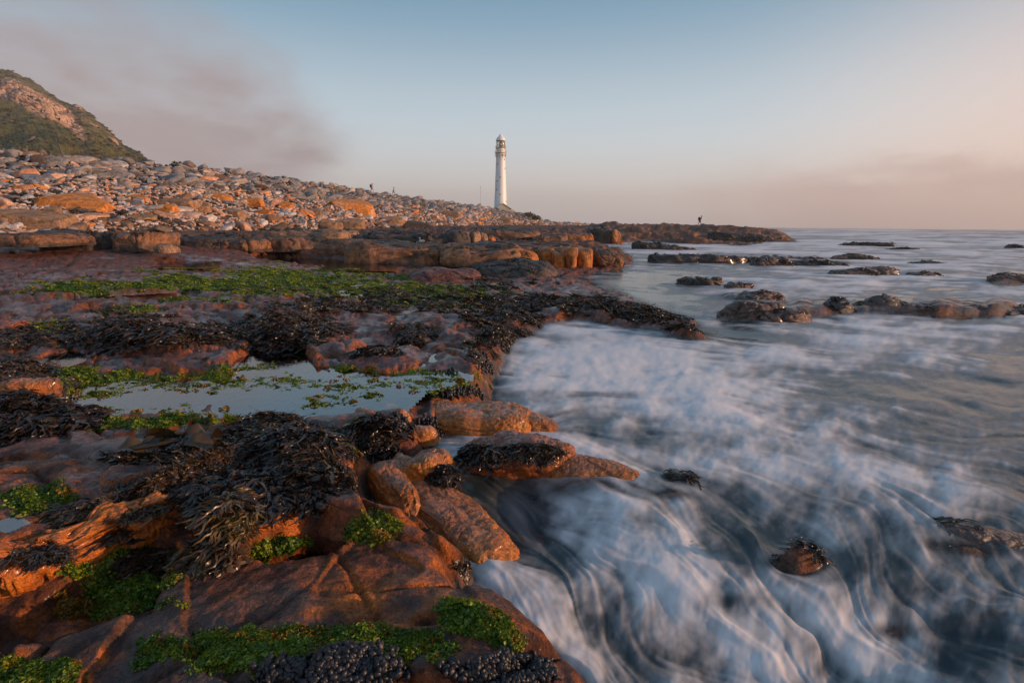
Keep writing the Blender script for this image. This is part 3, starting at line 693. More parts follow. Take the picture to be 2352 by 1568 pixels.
# ------------------------------------------------------------------ rocks as bodies of their own
WEEDY = []; STANDING = []
def rock_body(name, cx, cy, z0, a, b, h, rot=0.0, e=0.5, oe=0.75, nth=110, nph=38, rough=.14, strata=.05, grooves=0, tilt=(0, 0), seed=1, colf=None, mat=None, bury=.25, undercut=0.0, nf=1.6, cells=None, ckm=1.0, fine=.0):
    """superquadric block with bedding, joints and roughness, open below where it is sunk in the ground"""
    th = np.linspace(0, 2*math.pi, nth, endpoint=False)
    ph = np.concatenate([np.linspace(-.55, 0, 6)[:-1], np.linspace(0, math.pi/2, nph)])
    TH, PHI = np.meshgrid(th, ph)
    pw = lambda x, k: np.sign(x)*np.abs(x)**k
    s = np.where(PHI >= 0, np.cos(PHI)**e, 1+PHI*undercut)
    zz = np.where(PHI >= 0, np.sin(np.maximum(PHI, 0))**e, PHI/.55*bury)
    x = pw(np.cos(TH), oe)*s; y = pw(np.sin(TH), oe)*s
    R = 1+.16*np.interp(TH, np.linspace(0, 2*math.pi, 9), np.append(*(lambda k: (k, k[:1]))(np.random.default_rng(seed).uniform(-1, 1, 8))))
    if grooves:
        gr = np.abs(np.sin(TH*grooves/2+seed))**.35; R = R*(.86+.14*gr)
    x = x*R*a; y = y*R*b; z = zz*h
    P = np.stack([x.ravel(), y.ravel(), z.ravel()], 1)
    sz = min(a, b, max(h, .3*min(a, b)))
    so = np.random.default_rng(seed+50).uniform(0, 30, 3)
    n0 = fbm3(P/(sz*1.5)*nf/1.6+so, 5, .58); n1 = fbm3(P/(sz*1.5)*nf/1.6+so+11, 5, .58)
    st = fbm3(P*np.array([.25, .25, 3.0])/h*1.4+so, 3, .6)
    big = fbm3(P/max(a, b)*1.1+so+3, 2)
    k = (1.1 if cells is None else cells)/sz
    f1, f2, cid, _, _ = voro((P[:, 0]*k+P[:, 2]*k*.8+so[0]+n0*1.2).astype(f32), (P[:, 1]*k-P[:, 2]*k*.6+so[1]+n1*1.2).astype(f32), seed)
    ck = np.exp(-((f2-f1)/.07)**2)*ckm; cid = .5+(cid-.5)*(.3+.7*ckm); rip = np.abs(fbm3(P*np.array([3.0, 1.0, 2.0])/sz*1.6+so, 4, .6))*(1.5-ckm)
    rad = np.stack([P[:, 0]/a, P[:, 1]/b, P[:, 2]*0], 1); rl = np.linalg.norm(rad, axis=1, keepdims=True)+1e-6
    rad = rad/rl*np.clip(rl, 0, 1)
    P = P+rad*((n0*rough*2.6-rip*rough*.8+st*strata*3.4+(cid-.5)*rough*1.3-ck*rough*.8+big*.5)[:, None])*sz
    P[:, 2] += (n1*rough*2.2-rip*rough*.9+(cid-.5)*rough*1.2-ck*rough*.7)*sz*sst(zz.ravel(), 0, .5)+big*h*.9*sst(zz.ravel(), 0, .8)
    if fine:
        fn = fbm3(P*26+so, 4, .6); fn2 = fbm3(P*np.array([9, 9, 30.])+so, 3, .6); P = P*(1+(fn*fine+fn2*fine*.8)[:, None]); P[:, 2] += fn*fine*sz*.6
    P[:, 2] += (tilt[0]*P[:, 0]+tilt[1]*P[:, 1])
    c, s_ = math.cos(rot), math.sin(rot)
    P = np.stack([P[:, 0]*c-P[:, 1]*s_, P[:, 0]*s_+P[:, 1]*c, P[:, 2]], 1)
    topf = sst(zz.ravel(), .80, .97)*sst(-s.ravel(), -1.0, -.55+0*s.ravel()) if e < .8 else sst(zz.ravel(), .5, .9)
    col = colf(P+np.array([cx, cy, z0]), topf, zz.ravel(), seed)*(1-.6*ck[:, None])
    if colf is cf_dark or colf is cf_sea:
        rr_ = np.random.default_rng(seed+9); nn_ = len(P); pick = rr_.integers(nth*6, nn_, 400 if colf is cf_dark else 90); pick = pick[zz.ravel()[pick] > .35]
        d_ = math.hypot(cx, cy); tgt = int(min(len(pick), a*b*4*(9 if colf is cf_dark else 1.5)*max(.2, 8/d_)**1.2+4)); pick = pick[:tgt]
        WEEDY.append((P[pick]+np.array([cx, cy, z0]), rad[pick]@np.array([[c, s_, 0], [-s_, c, 0], [0, 0, 1]]), d_))
    Fq = grid_faces(len(ph), nth, wrap=True)
    return mesh_np(name, P, Fq, mat or M_ROCKFAR, col=col, loc=(cx, cy, z0))
def cf_ledge(P, top, zz, seed):
    n = fbm3(P*.9, 4); n2 = fbm3(P*3+5, 4)
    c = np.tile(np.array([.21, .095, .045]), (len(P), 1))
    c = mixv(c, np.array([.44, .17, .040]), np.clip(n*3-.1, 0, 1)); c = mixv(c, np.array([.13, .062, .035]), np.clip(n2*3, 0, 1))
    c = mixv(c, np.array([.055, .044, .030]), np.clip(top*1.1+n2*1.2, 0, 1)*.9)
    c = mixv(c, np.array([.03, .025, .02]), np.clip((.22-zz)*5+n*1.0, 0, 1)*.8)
    return c
def cf_dark(P, top, zz, seed):
    n = fbm3(P*.9, 4); c = np.tile(np.array([.055, .042, .034]), (len(P), 1))
    c = mixv(c, np.array([.20, .10, .055]), np.clip(n*3-.1, 0, 1)*.8)
    return mixv(c, np.array([.03, .03, .02]), top*.5)
def cf_sea(P, top, zz, seed):
    n = fbm3(P*1.5, 4); c = np.tile(np.array([.16, .085, .058]), (len(P), 1))
    c = mixv(c, np.array([.045, .034, .028]), np.clip(.3+n*3, 0, 1)*.85)
    return mixv(c, np.array([.30, .14, .08]), np.clip(n*-3-.1, 0, 1)*.6)
def cf_orange(P, top, zz, seed):
    n = fbm3(P*2.2, 5); n2 = fbm3(P*9+3, 4)
    c = np.tile(np.array([.42, .125, .014]), (len(P), 1))
    c = mixv(c, np.array([.20, .060, .016]), np.clip(n*3+.1, 0, 1)); c = mixv(c, np.array([.52, .22, .03]), np.clip(n2*2.6, 0, 1)*.6)
    return mixv(c, np.array([.30, .14, .09]), np.clip(top, 0, 1)*.5)
def cf_brown(P, top, zz, seed):
    n = fbm3(P*1.2, 5)
    c = np.tile(np.array([.30, .165, .085]), (len(P), 1)); c = mixv(c, np.array([.18, .105, .07]), np.clip(n*3, 0, 1))
    return mixv(c, np.array([.42, .22, .10]), np.clip(-n*2.5, 0, 1)*.6)
def cf_lich(P, top, zz, seed):
    n = fbm3(P*1.4, 5); c = np.tile(np.array([.58, .20, .035]), (len(P), 1)); c = mixv(c, np.array([.50, .36, .28]), np.clip(-n*3-.15, 0, 1))
    return mixv(c, np.array([.42, .17, .07]), np.clip(n*2.5, 0, 1)*.7)
def rock_px(name, x0, x1, yt, yb, z0, depth, label, cat, colf, group=None, dy=0.0, **kw):
    """a rock whose foot stands at height z0 and which spans x0..x1, yt..yb in the reference view"""
    f = at_z((x0+x1)/2, yb, z0); Y0 = float(f[1])+dy
    X0 = float(at_y(x0, yb, Y0+depth*.2)[0]); X1 = float(at_y(x1, yb, Y0+depth*.2)[0])
    top = float(at_y((x0+x1)/2, yt, Y0+depth*.35)[2])
    a = (X1-X0)/2; h = max(top-z0, .05)
    if 'seed' not in kw: kw['seed'] = int(abs(x0*7+yt*3)) % 997
    o = rock_body(name, (X0+X1)/2, Y0+depth/2, z0, a, depth/2, h, colf=colf, **kw)
    if z0 < 0: STANDING.append(((X0+X1)/2, Y0+depth/2, a, depth/2))
    tag(o, label, cat, group); return o

# mid-shore ledge, block by block
L = rock_px
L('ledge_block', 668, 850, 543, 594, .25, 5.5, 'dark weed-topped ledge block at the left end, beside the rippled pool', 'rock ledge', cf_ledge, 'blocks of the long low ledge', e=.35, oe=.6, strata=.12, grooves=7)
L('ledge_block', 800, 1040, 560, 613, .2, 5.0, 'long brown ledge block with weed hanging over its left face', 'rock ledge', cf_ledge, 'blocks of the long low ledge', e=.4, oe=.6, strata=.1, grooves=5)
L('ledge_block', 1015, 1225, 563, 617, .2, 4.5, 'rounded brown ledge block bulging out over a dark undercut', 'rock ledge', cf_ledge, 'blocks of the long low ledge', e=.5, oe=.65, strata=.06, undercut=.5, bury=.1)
L('ledge_block', 1130, 1238, 570, 606, .35, 3.2, 'blunt ledge end painted in sunlit orange above the weedy hump', 'rock ledge', cf_orange, 'blocks of the long low ledge', e=.5, oe=.6, mat=M_ROCKFAR)  # low sun on this end is put into its orange colour
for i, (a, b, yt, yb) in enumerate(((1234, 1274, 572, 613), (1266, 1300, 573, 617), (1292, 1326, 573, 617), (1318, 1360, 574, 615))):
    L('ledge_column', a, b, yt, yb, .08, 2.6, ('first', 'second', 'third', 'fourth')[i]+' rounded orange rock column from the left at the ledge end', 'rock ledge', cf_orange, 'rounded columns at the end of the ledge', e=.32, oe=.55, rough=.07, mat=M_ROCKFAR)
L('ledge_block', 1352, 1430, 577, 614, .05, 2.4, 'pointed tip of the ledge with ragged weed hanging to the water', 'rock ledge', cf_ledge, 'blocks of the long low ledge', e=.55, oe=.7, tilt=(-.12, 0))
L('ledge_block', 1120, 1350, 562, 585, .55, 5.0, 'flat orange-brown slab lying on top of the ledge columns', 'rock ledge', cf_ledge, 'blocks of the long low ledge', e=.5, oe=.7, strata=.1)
L('weedy_hump', 1060, 1278, 603, 640, .1, 3.6, 'low rounded rock under dark weed in front of the ledge', 'rock', cf_dark, e=.9, oe=.9, rough=.12)
L('flat_rock', 935, 1095, 617, 652, .12, 2.4, 'low pinkish flat rock lying before the middle of the ledge', 'rock', lambda P, t, z, s: mixv(np.tile(C_RED, (len(P), 1)), C_PINK, np.clip(.5+fbm3(P*2, 3)*3, 0, 1)), e=.9, oe=.9, rough=.1)
L('boulder', 1008, 1085, 531, 561, .95, 3.2, 'long dark rounded boulder lying on top of the ledge', 'boulder', cf_dark, e=.7, oe=.8)
L('layered_rock', 1078, 1102, 532, 560, .95, 1.8, 'upright brown rock layer on the right end of the dark boulder', 'boulder', cf_brown, e=.6, oe=.8)
L('layered_rock', 1098, 1120, 533, 557, .95, 1.6, 'curved pale-edged rock layer beside the dark ledge-top boulder', 'boulder', cf_brown, e=.6, oe=.9)
L('small_rock', 1118, 1136, 543, 554, .98, .9, 'small bright orange lump right of the dark ledge-top boulder', 'boulder', cf_orange, e=.8, oe=.9)
L('ledge_block', 1228, 1300, 541, 558, .7, 3.5, 'brown-faced block behind the ledge, left of its orange neighbour', 'rock ledge', cf_ledge, 'blocks behind the ledge', e=.4, oe=.6)
L('ledge_block', 1292, 1362, 541, 559, .5, 3.5, 'orange-faced block behind the ledge, touching the dark upright block', 'rock ledge', cf_orange, 'blocks behind the ledge', e=.4, oe=.6)
L('upright_block', 1354, 1412, 524, 557, .1, 5.0, 'tall dark square block with a gull on its top', 'boulder', cf_dark, e=.25, oe=.4, rough=.05)
L('tilted_slab', 1404, 1434, 529, 559, .05, 2.5, 'orange slab leaning against the right of the dark square block', 'boulder', cf_orange, e=.9, oe=.6, tilt=(-.45, 0))
# base of the bank, left
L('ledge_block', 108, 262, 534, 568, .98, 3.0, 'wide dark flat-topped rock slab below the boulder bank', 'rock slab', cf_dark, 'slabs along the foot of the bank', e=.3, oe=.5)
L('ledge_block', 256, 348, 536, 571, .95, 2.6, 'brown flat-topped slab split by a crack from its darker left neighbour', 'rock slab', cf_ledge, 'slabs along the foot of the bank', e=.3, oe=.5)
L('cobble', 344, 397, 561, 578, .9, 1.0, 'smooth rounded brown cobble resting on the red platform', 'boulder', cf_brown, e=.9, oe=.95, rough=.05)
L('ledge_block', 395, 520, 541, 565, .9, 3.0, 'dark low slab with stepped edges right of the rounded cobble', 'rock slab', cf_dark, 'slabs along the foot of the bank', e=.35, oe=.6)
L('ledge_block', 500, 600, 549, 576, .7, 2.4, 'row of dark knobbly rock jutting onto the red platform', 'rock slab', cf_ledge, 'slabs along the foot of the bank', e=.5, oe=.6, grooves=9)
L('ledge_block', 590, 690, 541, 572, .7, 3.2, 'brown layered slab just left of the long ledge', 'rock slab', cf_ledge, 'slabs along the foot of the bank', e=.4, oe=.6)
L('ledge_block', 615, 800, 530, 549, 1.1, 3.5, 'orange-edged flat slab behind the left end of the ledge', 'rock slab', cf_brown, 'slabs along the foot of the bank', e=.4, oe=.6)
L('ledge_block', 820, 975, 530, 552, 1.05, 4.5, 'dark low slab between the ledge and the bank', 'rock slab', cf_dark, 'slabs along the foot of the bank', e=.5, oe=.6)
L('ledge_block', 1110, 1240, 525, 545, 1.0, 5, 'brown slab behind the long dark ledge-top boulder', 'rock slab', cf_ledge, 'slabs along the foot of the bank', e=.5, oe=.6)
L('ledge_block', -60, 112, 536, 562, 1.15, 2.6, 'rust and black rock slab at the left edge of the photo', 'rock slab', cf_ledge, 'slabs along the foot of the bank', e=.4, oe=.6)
# big named boulders on the bank
BK = [(92, 229, 441, 486, 'large flat orange lichen slab, widest bright one on the bank', cf_lich, .45), (-40, 122, 470, 528, 'huge smooth brown slab lying tilted at the left edge', cf_brown, .5), (472, 523, 441, 461, 'orange oval boulder in the middle of the bank', cf_lich, .8), (362, 437, 450, 479, 'pale peach slab leaning right of a round lichen boulder', cf_brown, .5),
      (362, 400, 462, 497, 'round boulder with orange lichen cap over grey stone', cf_lich, .8), (294, 336, 445, 466, 'orange-sided flat boulder right of the large lichen slab', cf_lich, .6), (540, 596, 451, 473, 'dark orange flat boulder beside white cobbles', cf_lich, .6), (512, 556, 476, 502, 'peach rounded block in the lower middle of the bank', cf_brown, .6),
      (588, 625, 478, 502, 'brightest orange block, low on the bank', cf_orange, .5), (638, 671, 461, 484, 'square peach-orange block right of the bright orange one', cf_lich, .5), (752, 847, 453, 487, 'long red-brown plank-like slab sloping down to the right', cf_lich, .5), (732, 782, 501, 528, 'square orange-brown block at the foot of the bank', cf_brown, .4), (776, 832, 500, 527, 'wedge-shaped brown block beside the square one', cf_brown, .5),
      (1014, 1052, 481, 502, 'pale angular block with a flat top below the lighthouse', cf_brown, .4), (98, 136, 468, 505, 'pointed brown boulder leaning on the huge smooth slab', cf_brown, .7), (171, 207, 475, 498, 'pale wedge boulder just under the large lichen slab', cf_brown, .6), (166, 206, 505, 522, 'orange loaf-shaped cobble at the foot of the bank', cf_orange, .8), (269, 301, 506, 528, 'upright rounded brown boulder at the foot of the bank', cf_brown, .7),
      (290, 346, 490, 514, 'low brown-topped slab over strands of kelp', cf_brown, .6), (34, 64, 421, 443, 'orange boulder alone among grey stones at the left', cf_lich, .7), (-12, 25, 440, 461, 'orange boulder cut by the left edge of the photo', cf_lich, .7), (405, 470, 466, 484, 'peach flat boulder between white cobbles', cf_brown, .6), (1130, 1170, 496, 512, 'brown block low on the bank right below the lighthouse', cf_brown, .5), (700, 735, 478, 497, 'pinkish block left of the long plank-like slab', cf_brown, .6), (870, 925, 497, 517, 'flat brown slab at the foot of the bank', cf_brown, .5), (930, 990, 507, 524, 'dark sloping slab at the foot of the bank', cf_dark, .5), (236, 272, 500, 520, 'grey pointed block left of the upright brown boulder', cf_brown, .5), (120, 166, 420, 436, 'long flat grey beam-like stone high on the bank', cf_dark, .3)]
def bank_point(u, v):
    """walk along the view ray until it meets the bank"""
    Ys = np.linspace(14, 300, 3000); P = at_y(np.full(3000, float(u)), np.full(3000, float(v)), Ys)
    hh = terrain(P[:, 0], P[:, 1], False)
    i = np.argmax(P[:, 2] <= hh); return P[i]
def ico(sub):
    t = (1+5**.5)/2
    V = [(-1, t, 0), (1, t, 0), (-1, -t, 0), (1, -t, 0), (0, -1, t), (0, 1, t), (0, -1, -t), (0, 1, -t), (t, 0, -1), (t, 0, 1), (-t, 0, -1), (-t, 0, 1)]
    Fc = [(0, 11, 5), (0, 5, 1), (0, 1, 7), (0, 7, 10), (0, 10, 11), (1, 5, 9), (5, 11, 4), (11, 10, 2), (10, 7, 6), (7, 1, 8), (3, 9, 4), (3, 4, 2), (3, 2, 6), (3, 6, 8), (3, 8, 9), (4, 9, 5), (2, 4, 11), (6, 2, 10), (8, 6, 7), (9, 8, 1)]
    V = [Vector(v).normalized() for v in V]
    for _ in range(sub):
        mid = {}; nf = []
        def g(a, b):
            k = (min(a, b), max(a, b))
            if k not in mid: mid[k] = len(V); V.append(((V[a]+V[b])/2).normalized())
            return mid[k]
        for a, b, c in Fc:
            x, y, z = g(a, b), g(b, c), g(c, a); nf += [(a, x, z), (b, y, x), (c, z, y), (x, y, z)]
        Fc = nf
    return np.array([tuple(v) for v in V]), np.array(Fc)
IV4, IF4 = ico(4); IV3, IF3 = ico(3); IV2, IF2 = ico(2)
def facet_body(name, cx, cy, z0, a, b, h, colf, seed, rot=0, tilt=(0, 0)):
    r = np.random.default_rng(seed); V = IV4; N = r.normal(size=(9, 3)); N /= np.linalg.norm(N, axis=1, keepdims=True)
    N = np.vstack([N, [[.05, -.1, 1], [0, 0, -1], [1, .2, .1], [-1, .1, .2], [.1, -1, .25]]]); N /= np.linalg.norm(N, axis=1, keepdims=True)
    dd = np.append(r.uniform(.72, 1.05, 9), [.62, .6, .9, .9, .8]); dots = V@N.T; rr = np.where(dots > .05, dd/np.maximum(dots, .05), 9)
    k = 26; rad = np.clip(-np.log(np.exp(-k*np.clip(rr, 0, 2)).sum(1))/k, .3, 1.4)
    P = V*rad[:, None]; P = P*(1+.10*fbm3(P*2+seed % 13, 4)+.05*fbm3(P*np.array([1, 1, 7])+seed % 7, 3))[:, None]
    P = P*np.array([a, b, h*.8]); P[:, 2] += h*.35+tilt[0]*P[:, 0]+tilt[1]*P[:, 1]; c, s_ = math.cos(rot), math.sin(rot)
    P = np.stack([P[:, 0]*c-P[:, 1]*s_, P[:, 0]*s_+P[:, 1]*c, P[:, 2]], 1)
    return mesh_np(name, P, IF4, M_ROCKFAR, col=colf(P+np.array([cx, cy, z0]), np.zeros(len(P)), P[:, 2]/h, seed), wet=0.15, loc=(cx, cy, z0))
for (x0, x1, yt, yb, lab, cf, e) in BK:
    p = bank_point((x0+x1)/2, yb-2); Y0 = p[1]; wd = (x1-x0)/1176*Y0*1.02; hh = (yb-yt)/1176*Y0*.9
    o = facet_body('boulder', p[0], Y0+wd*.22, p[2]-hh*.12, wd*.56, wd*.40, hh, cf, int(x0*3+yt) % 991, rnd.uniform(-.2, .2), (rnd.uniform(-.12, .04), .12))
    tag(o, lab, 'boulder', 'large boulders of the bank')

# rocks standing in the sea
SR = [(1560, 1662, 625, 660, 'weed-covered dark rock ridge at the edge of the calm channel', cf_dark, .7), (1664, 1738, 642, 667, 'smooth brown rock right of the weedy ridge with a small fall between', cf_sea, .6), (1692, 1800, 664, 694, 'flat wet brown rock behind the big domed one', cf_sea, .8),
      (1645, 1800, 683, 736, 'big domed brown rock with a square left end, nearest in the surf', cf_sea, .6), (1740, 1862, 700, 742, 'low domed rock with water sheeting off, right half of the big pair', cf_sea, .9), (1885, 1985, 678, 722, 'ragged weedy rock right of the big domed pair', cf_dark, .9), (1960, 2100, 668, 715, 'long weedy rock in the middle of the right reef', cf_dark, .9), (2080, 2230, 692, 726, 'low wet rock band washed by foam near the right edge', cf_sea, .9), (2220, 2420, 696, 728, 'low dark rock band cut by the right edge', cf_sea, .9),
      (1918, 2062, 608, 634, 'long brown hump with an orange lit end, alone in the surf', cf_sea, .8), (2092, 2172, 620, 637, 'small dark hump between two larger sea rocks', cf_sea, .8), (2285, 2400, 624, 652, 'brown rock at the right edge with orange lit tip', cf_sea, .8), (1500, 1712, 582, 606, 'long flat dark rock bar across the bright channel', cf_dark, .4), (1700, 1745, 585, 604, 'blocky dark rock at the right end of the flat bar', cf_dark, .5), (1736, 1832, 583, 612, 'lumpy dark rock with orange foot right of the flat bar', cf_sea, .7), (1828, 1962, 597, 613, 'thin low dark rock trailing right from the lumpy one', cf_dark, .8),
      (1456, 1532, 554, 573, 'small dark rock with a wet flat top in the far channel', cf_dark, .5), (1520, 1600, 563, 575, 'low smooth swell of wet rock beside the far channel rock', cf_sea, .9), (1925, 2060, 555, 566, 'thin far rock streak breaking the surf', cf_dark, .8), (1925, 2028, 581, 597, 'smooth dark far hump amid white water', cf_sea, .9), (2318, 2360, 561, 570, 'far dark rock dot at the right edge', cf_dark, .8), (2040, 2110, 570, 574, 'thinnest far rock sliver left of the right edge', cf_dark, .8), (1640, 1760, 531, 557, 'dark bulk of the far reef with blocky top', cf_dark, .4), (1690, 1765, 530, 552, 'orange lit block at the seaward end of the far reef', cf_orange, .5), (1750, 1812, 541, 556, 'low orange-tipped tail of the far reef', cf_ledge, .7),
      (1420, 1560, 526, 545, 'dark middle shelf of the far reef below the walker', cf_dark, .4), (1560, 1660, 528, 548, 'brown shelf of the far reef right of the walker', cf_ledge, .4), (1460, 1560, 561, 570, 'sliver of wet rock in front of the far channel rock', cf_sea, .9), (1800, 1900, 590, 597, 'narrow rock sliver above the thin trailing rock', cf_sea, .9), (2100, 2180, 600, 608, 'small rock sliver above the small dark hump', cf_sea, .9)]
for (x0, x1, yt, yb, lab, cf, e) in SR:
    d = (x1-x0)/1176*float(at_z((x0+x1)/2, yb, 0)[1]) * (.5 if x1-x0 < 130 else .33)
    yt = yb-(yb-yt)*.74
    rock_px('sea_rock', x0, x1, yt, yb, -.03, d, lab, 'sea rock', cf, 'rocks standing in the sea' if yb > 560 else 'blocks of the far reef', e=e, oe=.8, rough=.24, strata=.12, bury=.6, tilt=(rnd.uniform(-.06, .06), rnd.uniform(-.02, .10)), mat=M_ROCKWET if yb > 600 else M_ROCKFAR)

build_sea()

# foreground boulders
def near_rock(u, v, z0, a, b, h, rot, label, cf=cf_orange, name='boulder', **kw):
    p = at_z(u, v, z0)
    o = rock_body(name, float(p[0]), float(p[1]), z0, a, b, h, rot=rot, colf=cf, mat=M_ROCKNEAR, nth=230, nph=86, ckm=.2, fine=.05, **kw)
    tag(o, label, 'boulder', 'orange rocks at the foreground water edge'); return o
near_rock(1100, 978, .0, .58, .27, .17, -.12, 'broad flat orange rock with foam running over its top', e=.42, oe=.6, rough=.15, seed=3, strata=.03)
near_rock(1235, 985, -.02, .20, .13, .13, -.1, 'rounded reddish end of the broad flat orange rock', e=.7, oe=.8, rough=.08, seed=33)
near_rock(972, 1008, .10, .105, .095, .13, 0, 'small round orange boulder between mussels', e=.85, oe=.9, rough=.06, seed=5, strata=.02)
near_rock(925, 975, .14, .09, .08, .13, 0, 'small orange lump left of the round boulder', e=.8, oe=.9, rough=.08, seed=6)
near_rock(832, 972, .14, .18, .10, .12, -.1, 'low orange rock behind the dark weed mound', e=.8, oe=.8, rough=.08, seed=8)
near_rock(1185, 1062, -.02, .43, .20, .22, -.08, 'wide rock draped with two dark weed bunches', cf=lambda P, t, z, s: cf_orange(P, t, z, s)*np.array([.75, .65, .9]), e=.6, oe=.7, rough=.17, seed=9)
near_rock(955, 1095, .06, .27, .17, .19, -.35, 'tall lumpy orange rock with a cleft top', e=.55, oe=.6, rough=.2, seed=12)
near_rock(900, 1150, -.02, .38, .10, .22, -.98, 'long narrow orange rock beside the dark gap', e=.6, oe=.75, rough=.2, seed=14)
near_rock(1025, 1210, -.10, .62, .20, .23, -.90, 'long sloping orange rock running down into the water', e=.5, oe=.5, rough=.17, seed=15, tilt=(-.10, 0))
near_rock(1330, 1100, -.08, .50, .16, .17, -.15, 'drowned orange rock with water sliding over it', cf=lambda P, t, z, s: cf_orange(P, t, z, s)*.8, e=.9, oe=.9, rough=.10, seed=16)
near_rock(2240, 1262, -.12, .55, .14, .15, -.12, 'brown rock half under water near the right edge', cf=cf_sea, e=.8, oe=.8, rough=.15, seed=18)
near_rock(1560, 1130, -.12, .20, .08, .14, -.1, 'low dark rock between drowned orange rock and surf', cf=cf_dark, e=.8, oe=.8, rough=.2, seed=19)

# ------------------------------------------------------------------ stones of the bank
def stone_mesh(seed, mat, angular=True, hi=True):
    r = np.random.default_rng(seed); V, Fc = (IV3, IF3) if hi else (IV2, IF2)
    if angular:
        N = r.normal(size=(9, 3)); N /= np.linalg.norm(N, axis=1, keepdims=True)
        N = np.vstack([N, [[0, 0, 1], [0, 0, -1]]]); dd = r.uniform(.5, .95, len(N))
        dots = V @ N.T; rr = np.where(dots > .05, dd/np.maximum(dots, .05), 9)
        k = 34; rad = -np.log(np.exp(-k*np.clip(rr, 0, 2)).sum(1))/k
        rad = np.clip(rad, .3, 1.3)
    else: rad = 1+.12*fbm3(V*1.2+seed, 2)
    P = V*rad[:, None]*np.array([1.0, r.uniform(.6, .9), r.uniform(.42, .75)])
    P = P*(1+.10*fbm3(V*2.3+seed, 3))[:, None]
    o = mesh_np('stone', P*.5, Fc, mat, smooth=not angular or True); me = o.data
    bpy.data.objects.remove(o); return me
KINDS_ = [('grey', M_GREY, True), ('peach', M_PEACH, True), ('white', M_WHITE, False), ('brown', M_BROWN, True), ('orange', M_ORANGE, True)]
STONES = {}
for ki, (nm, mt, an) in enumerate(KINDS_):
    STONES[nm] = [stone_mesh(100*ki+i+1, mt, an) for i in range(6 if nm in ('grey', 'peach') else 4)]

def euler_from(Xa, Za):
    """rotation (XYZ euler) taking local x to Xa (made perpendicular) and local z to Za"""
    Za = Za/np.linalg.norm(Za, axis=1, keepdims=True)
    Xa = Xa-Za*(Xa*Za).sum(1, keepdims=True); Xa /= np.linalg.norm(Xa, axis=1, keepdims=True)+1e-9
    Ya = np.cross(Za, Xa)
    return np.stack([np.arctan2(Ya[:, 2], Za[:, 2]), -np.arcsin(np.clip(Xa[:, 2], -1, 1)), np.arctan2(Xa[:, 1], Xa[:, 0])], 1)
def gn_scatter(name, P, rot, scl, idx, meshes):
    me = bpy.data.meshes.new(name); me.vertices.add(len(P)); me.vertices.foreach_set('co', np.asarray(P, f32).ravel())
    a = me.attributes.new('rot', 'FLOAT_VECTOR', 'POINT'); a.data.foreach_set('vector', np.asarray(rot, f32).ravel())
    a = me.attributes.new('scl', 'FLOAT_VECTOR', 'POINT'); a.data.foreach_set('vector', np.asarray(scl, f32).ravel())
    a = me.attributes.new('pidx', 'INT', 'POINT'); a.data.foreach_set('value', np.asarray(idx, np.int32))
    o = bpy.data.objects.new(name, me); COL.objects.link(o)
    pc = bpy.data.collections.new(name+'_kinds')
    for i, m in enumerate(meshes):
        q = bpy.data.objects.new('%s_kind_%03d' % (name, i), m); pc.objects.link(q)
        if m.materials: 
            if i == 0: me.materials.append(m.materials[0])
    ng = bpy.data.node_groups.new(name+'_spread', 'GeometryNodeTree')
    ng.interface.new_socket('Geometry', in_out='INPUT', socket_type='NodeSocketGeometry')
    ng.interface.new_socket('Geometry', in_out='OUTPUT', socket_type='NodeSocketGeometry')
    N = ng.nodes; gi = N.new('NodeGroupInput'); go = N.new('NodeGroupOutput')
    iop = N.new('GeometryNodeInstanceOnPoints'); ci = N.new('GeometryNodeCollectionInfo')
    ci.inputs['Collection'].default_value = pc; ci.inputs['Separate Children'].default_value = True; ci.inputs['Reset Children'].default_value = True
    def na(n, t):
        x = N.new('GeometryNodeInputNamedAttribute'); x.data_type = t; x.inputs['Name'].default_value = n
        return [s for s in x.outputs if s.enabled][0]
    ng.links.new(gi.outputs[0], iop.inputs['Points']); ng.links.new(ci.outputs[0], iop.inputs['Instance'])
    iop.inputs['Pick Instance'].default_value = True
    ng.links.new(na('pidx', 'INT'), iop.inputs['Instance Index'])
    ng.links.new(na('rot', 'FLOAT_VECTOR'), iop.inputs['Rotation']); ng.links.new(na('scl', 'FLOAT_VECTOR'), iop.inputs['Scale'])
    ng.links.new(iop.outputs[0], go.inputs[0])
    md = o.modifiers.new('spread', 'NODES'); md.node_group = ng
    return o

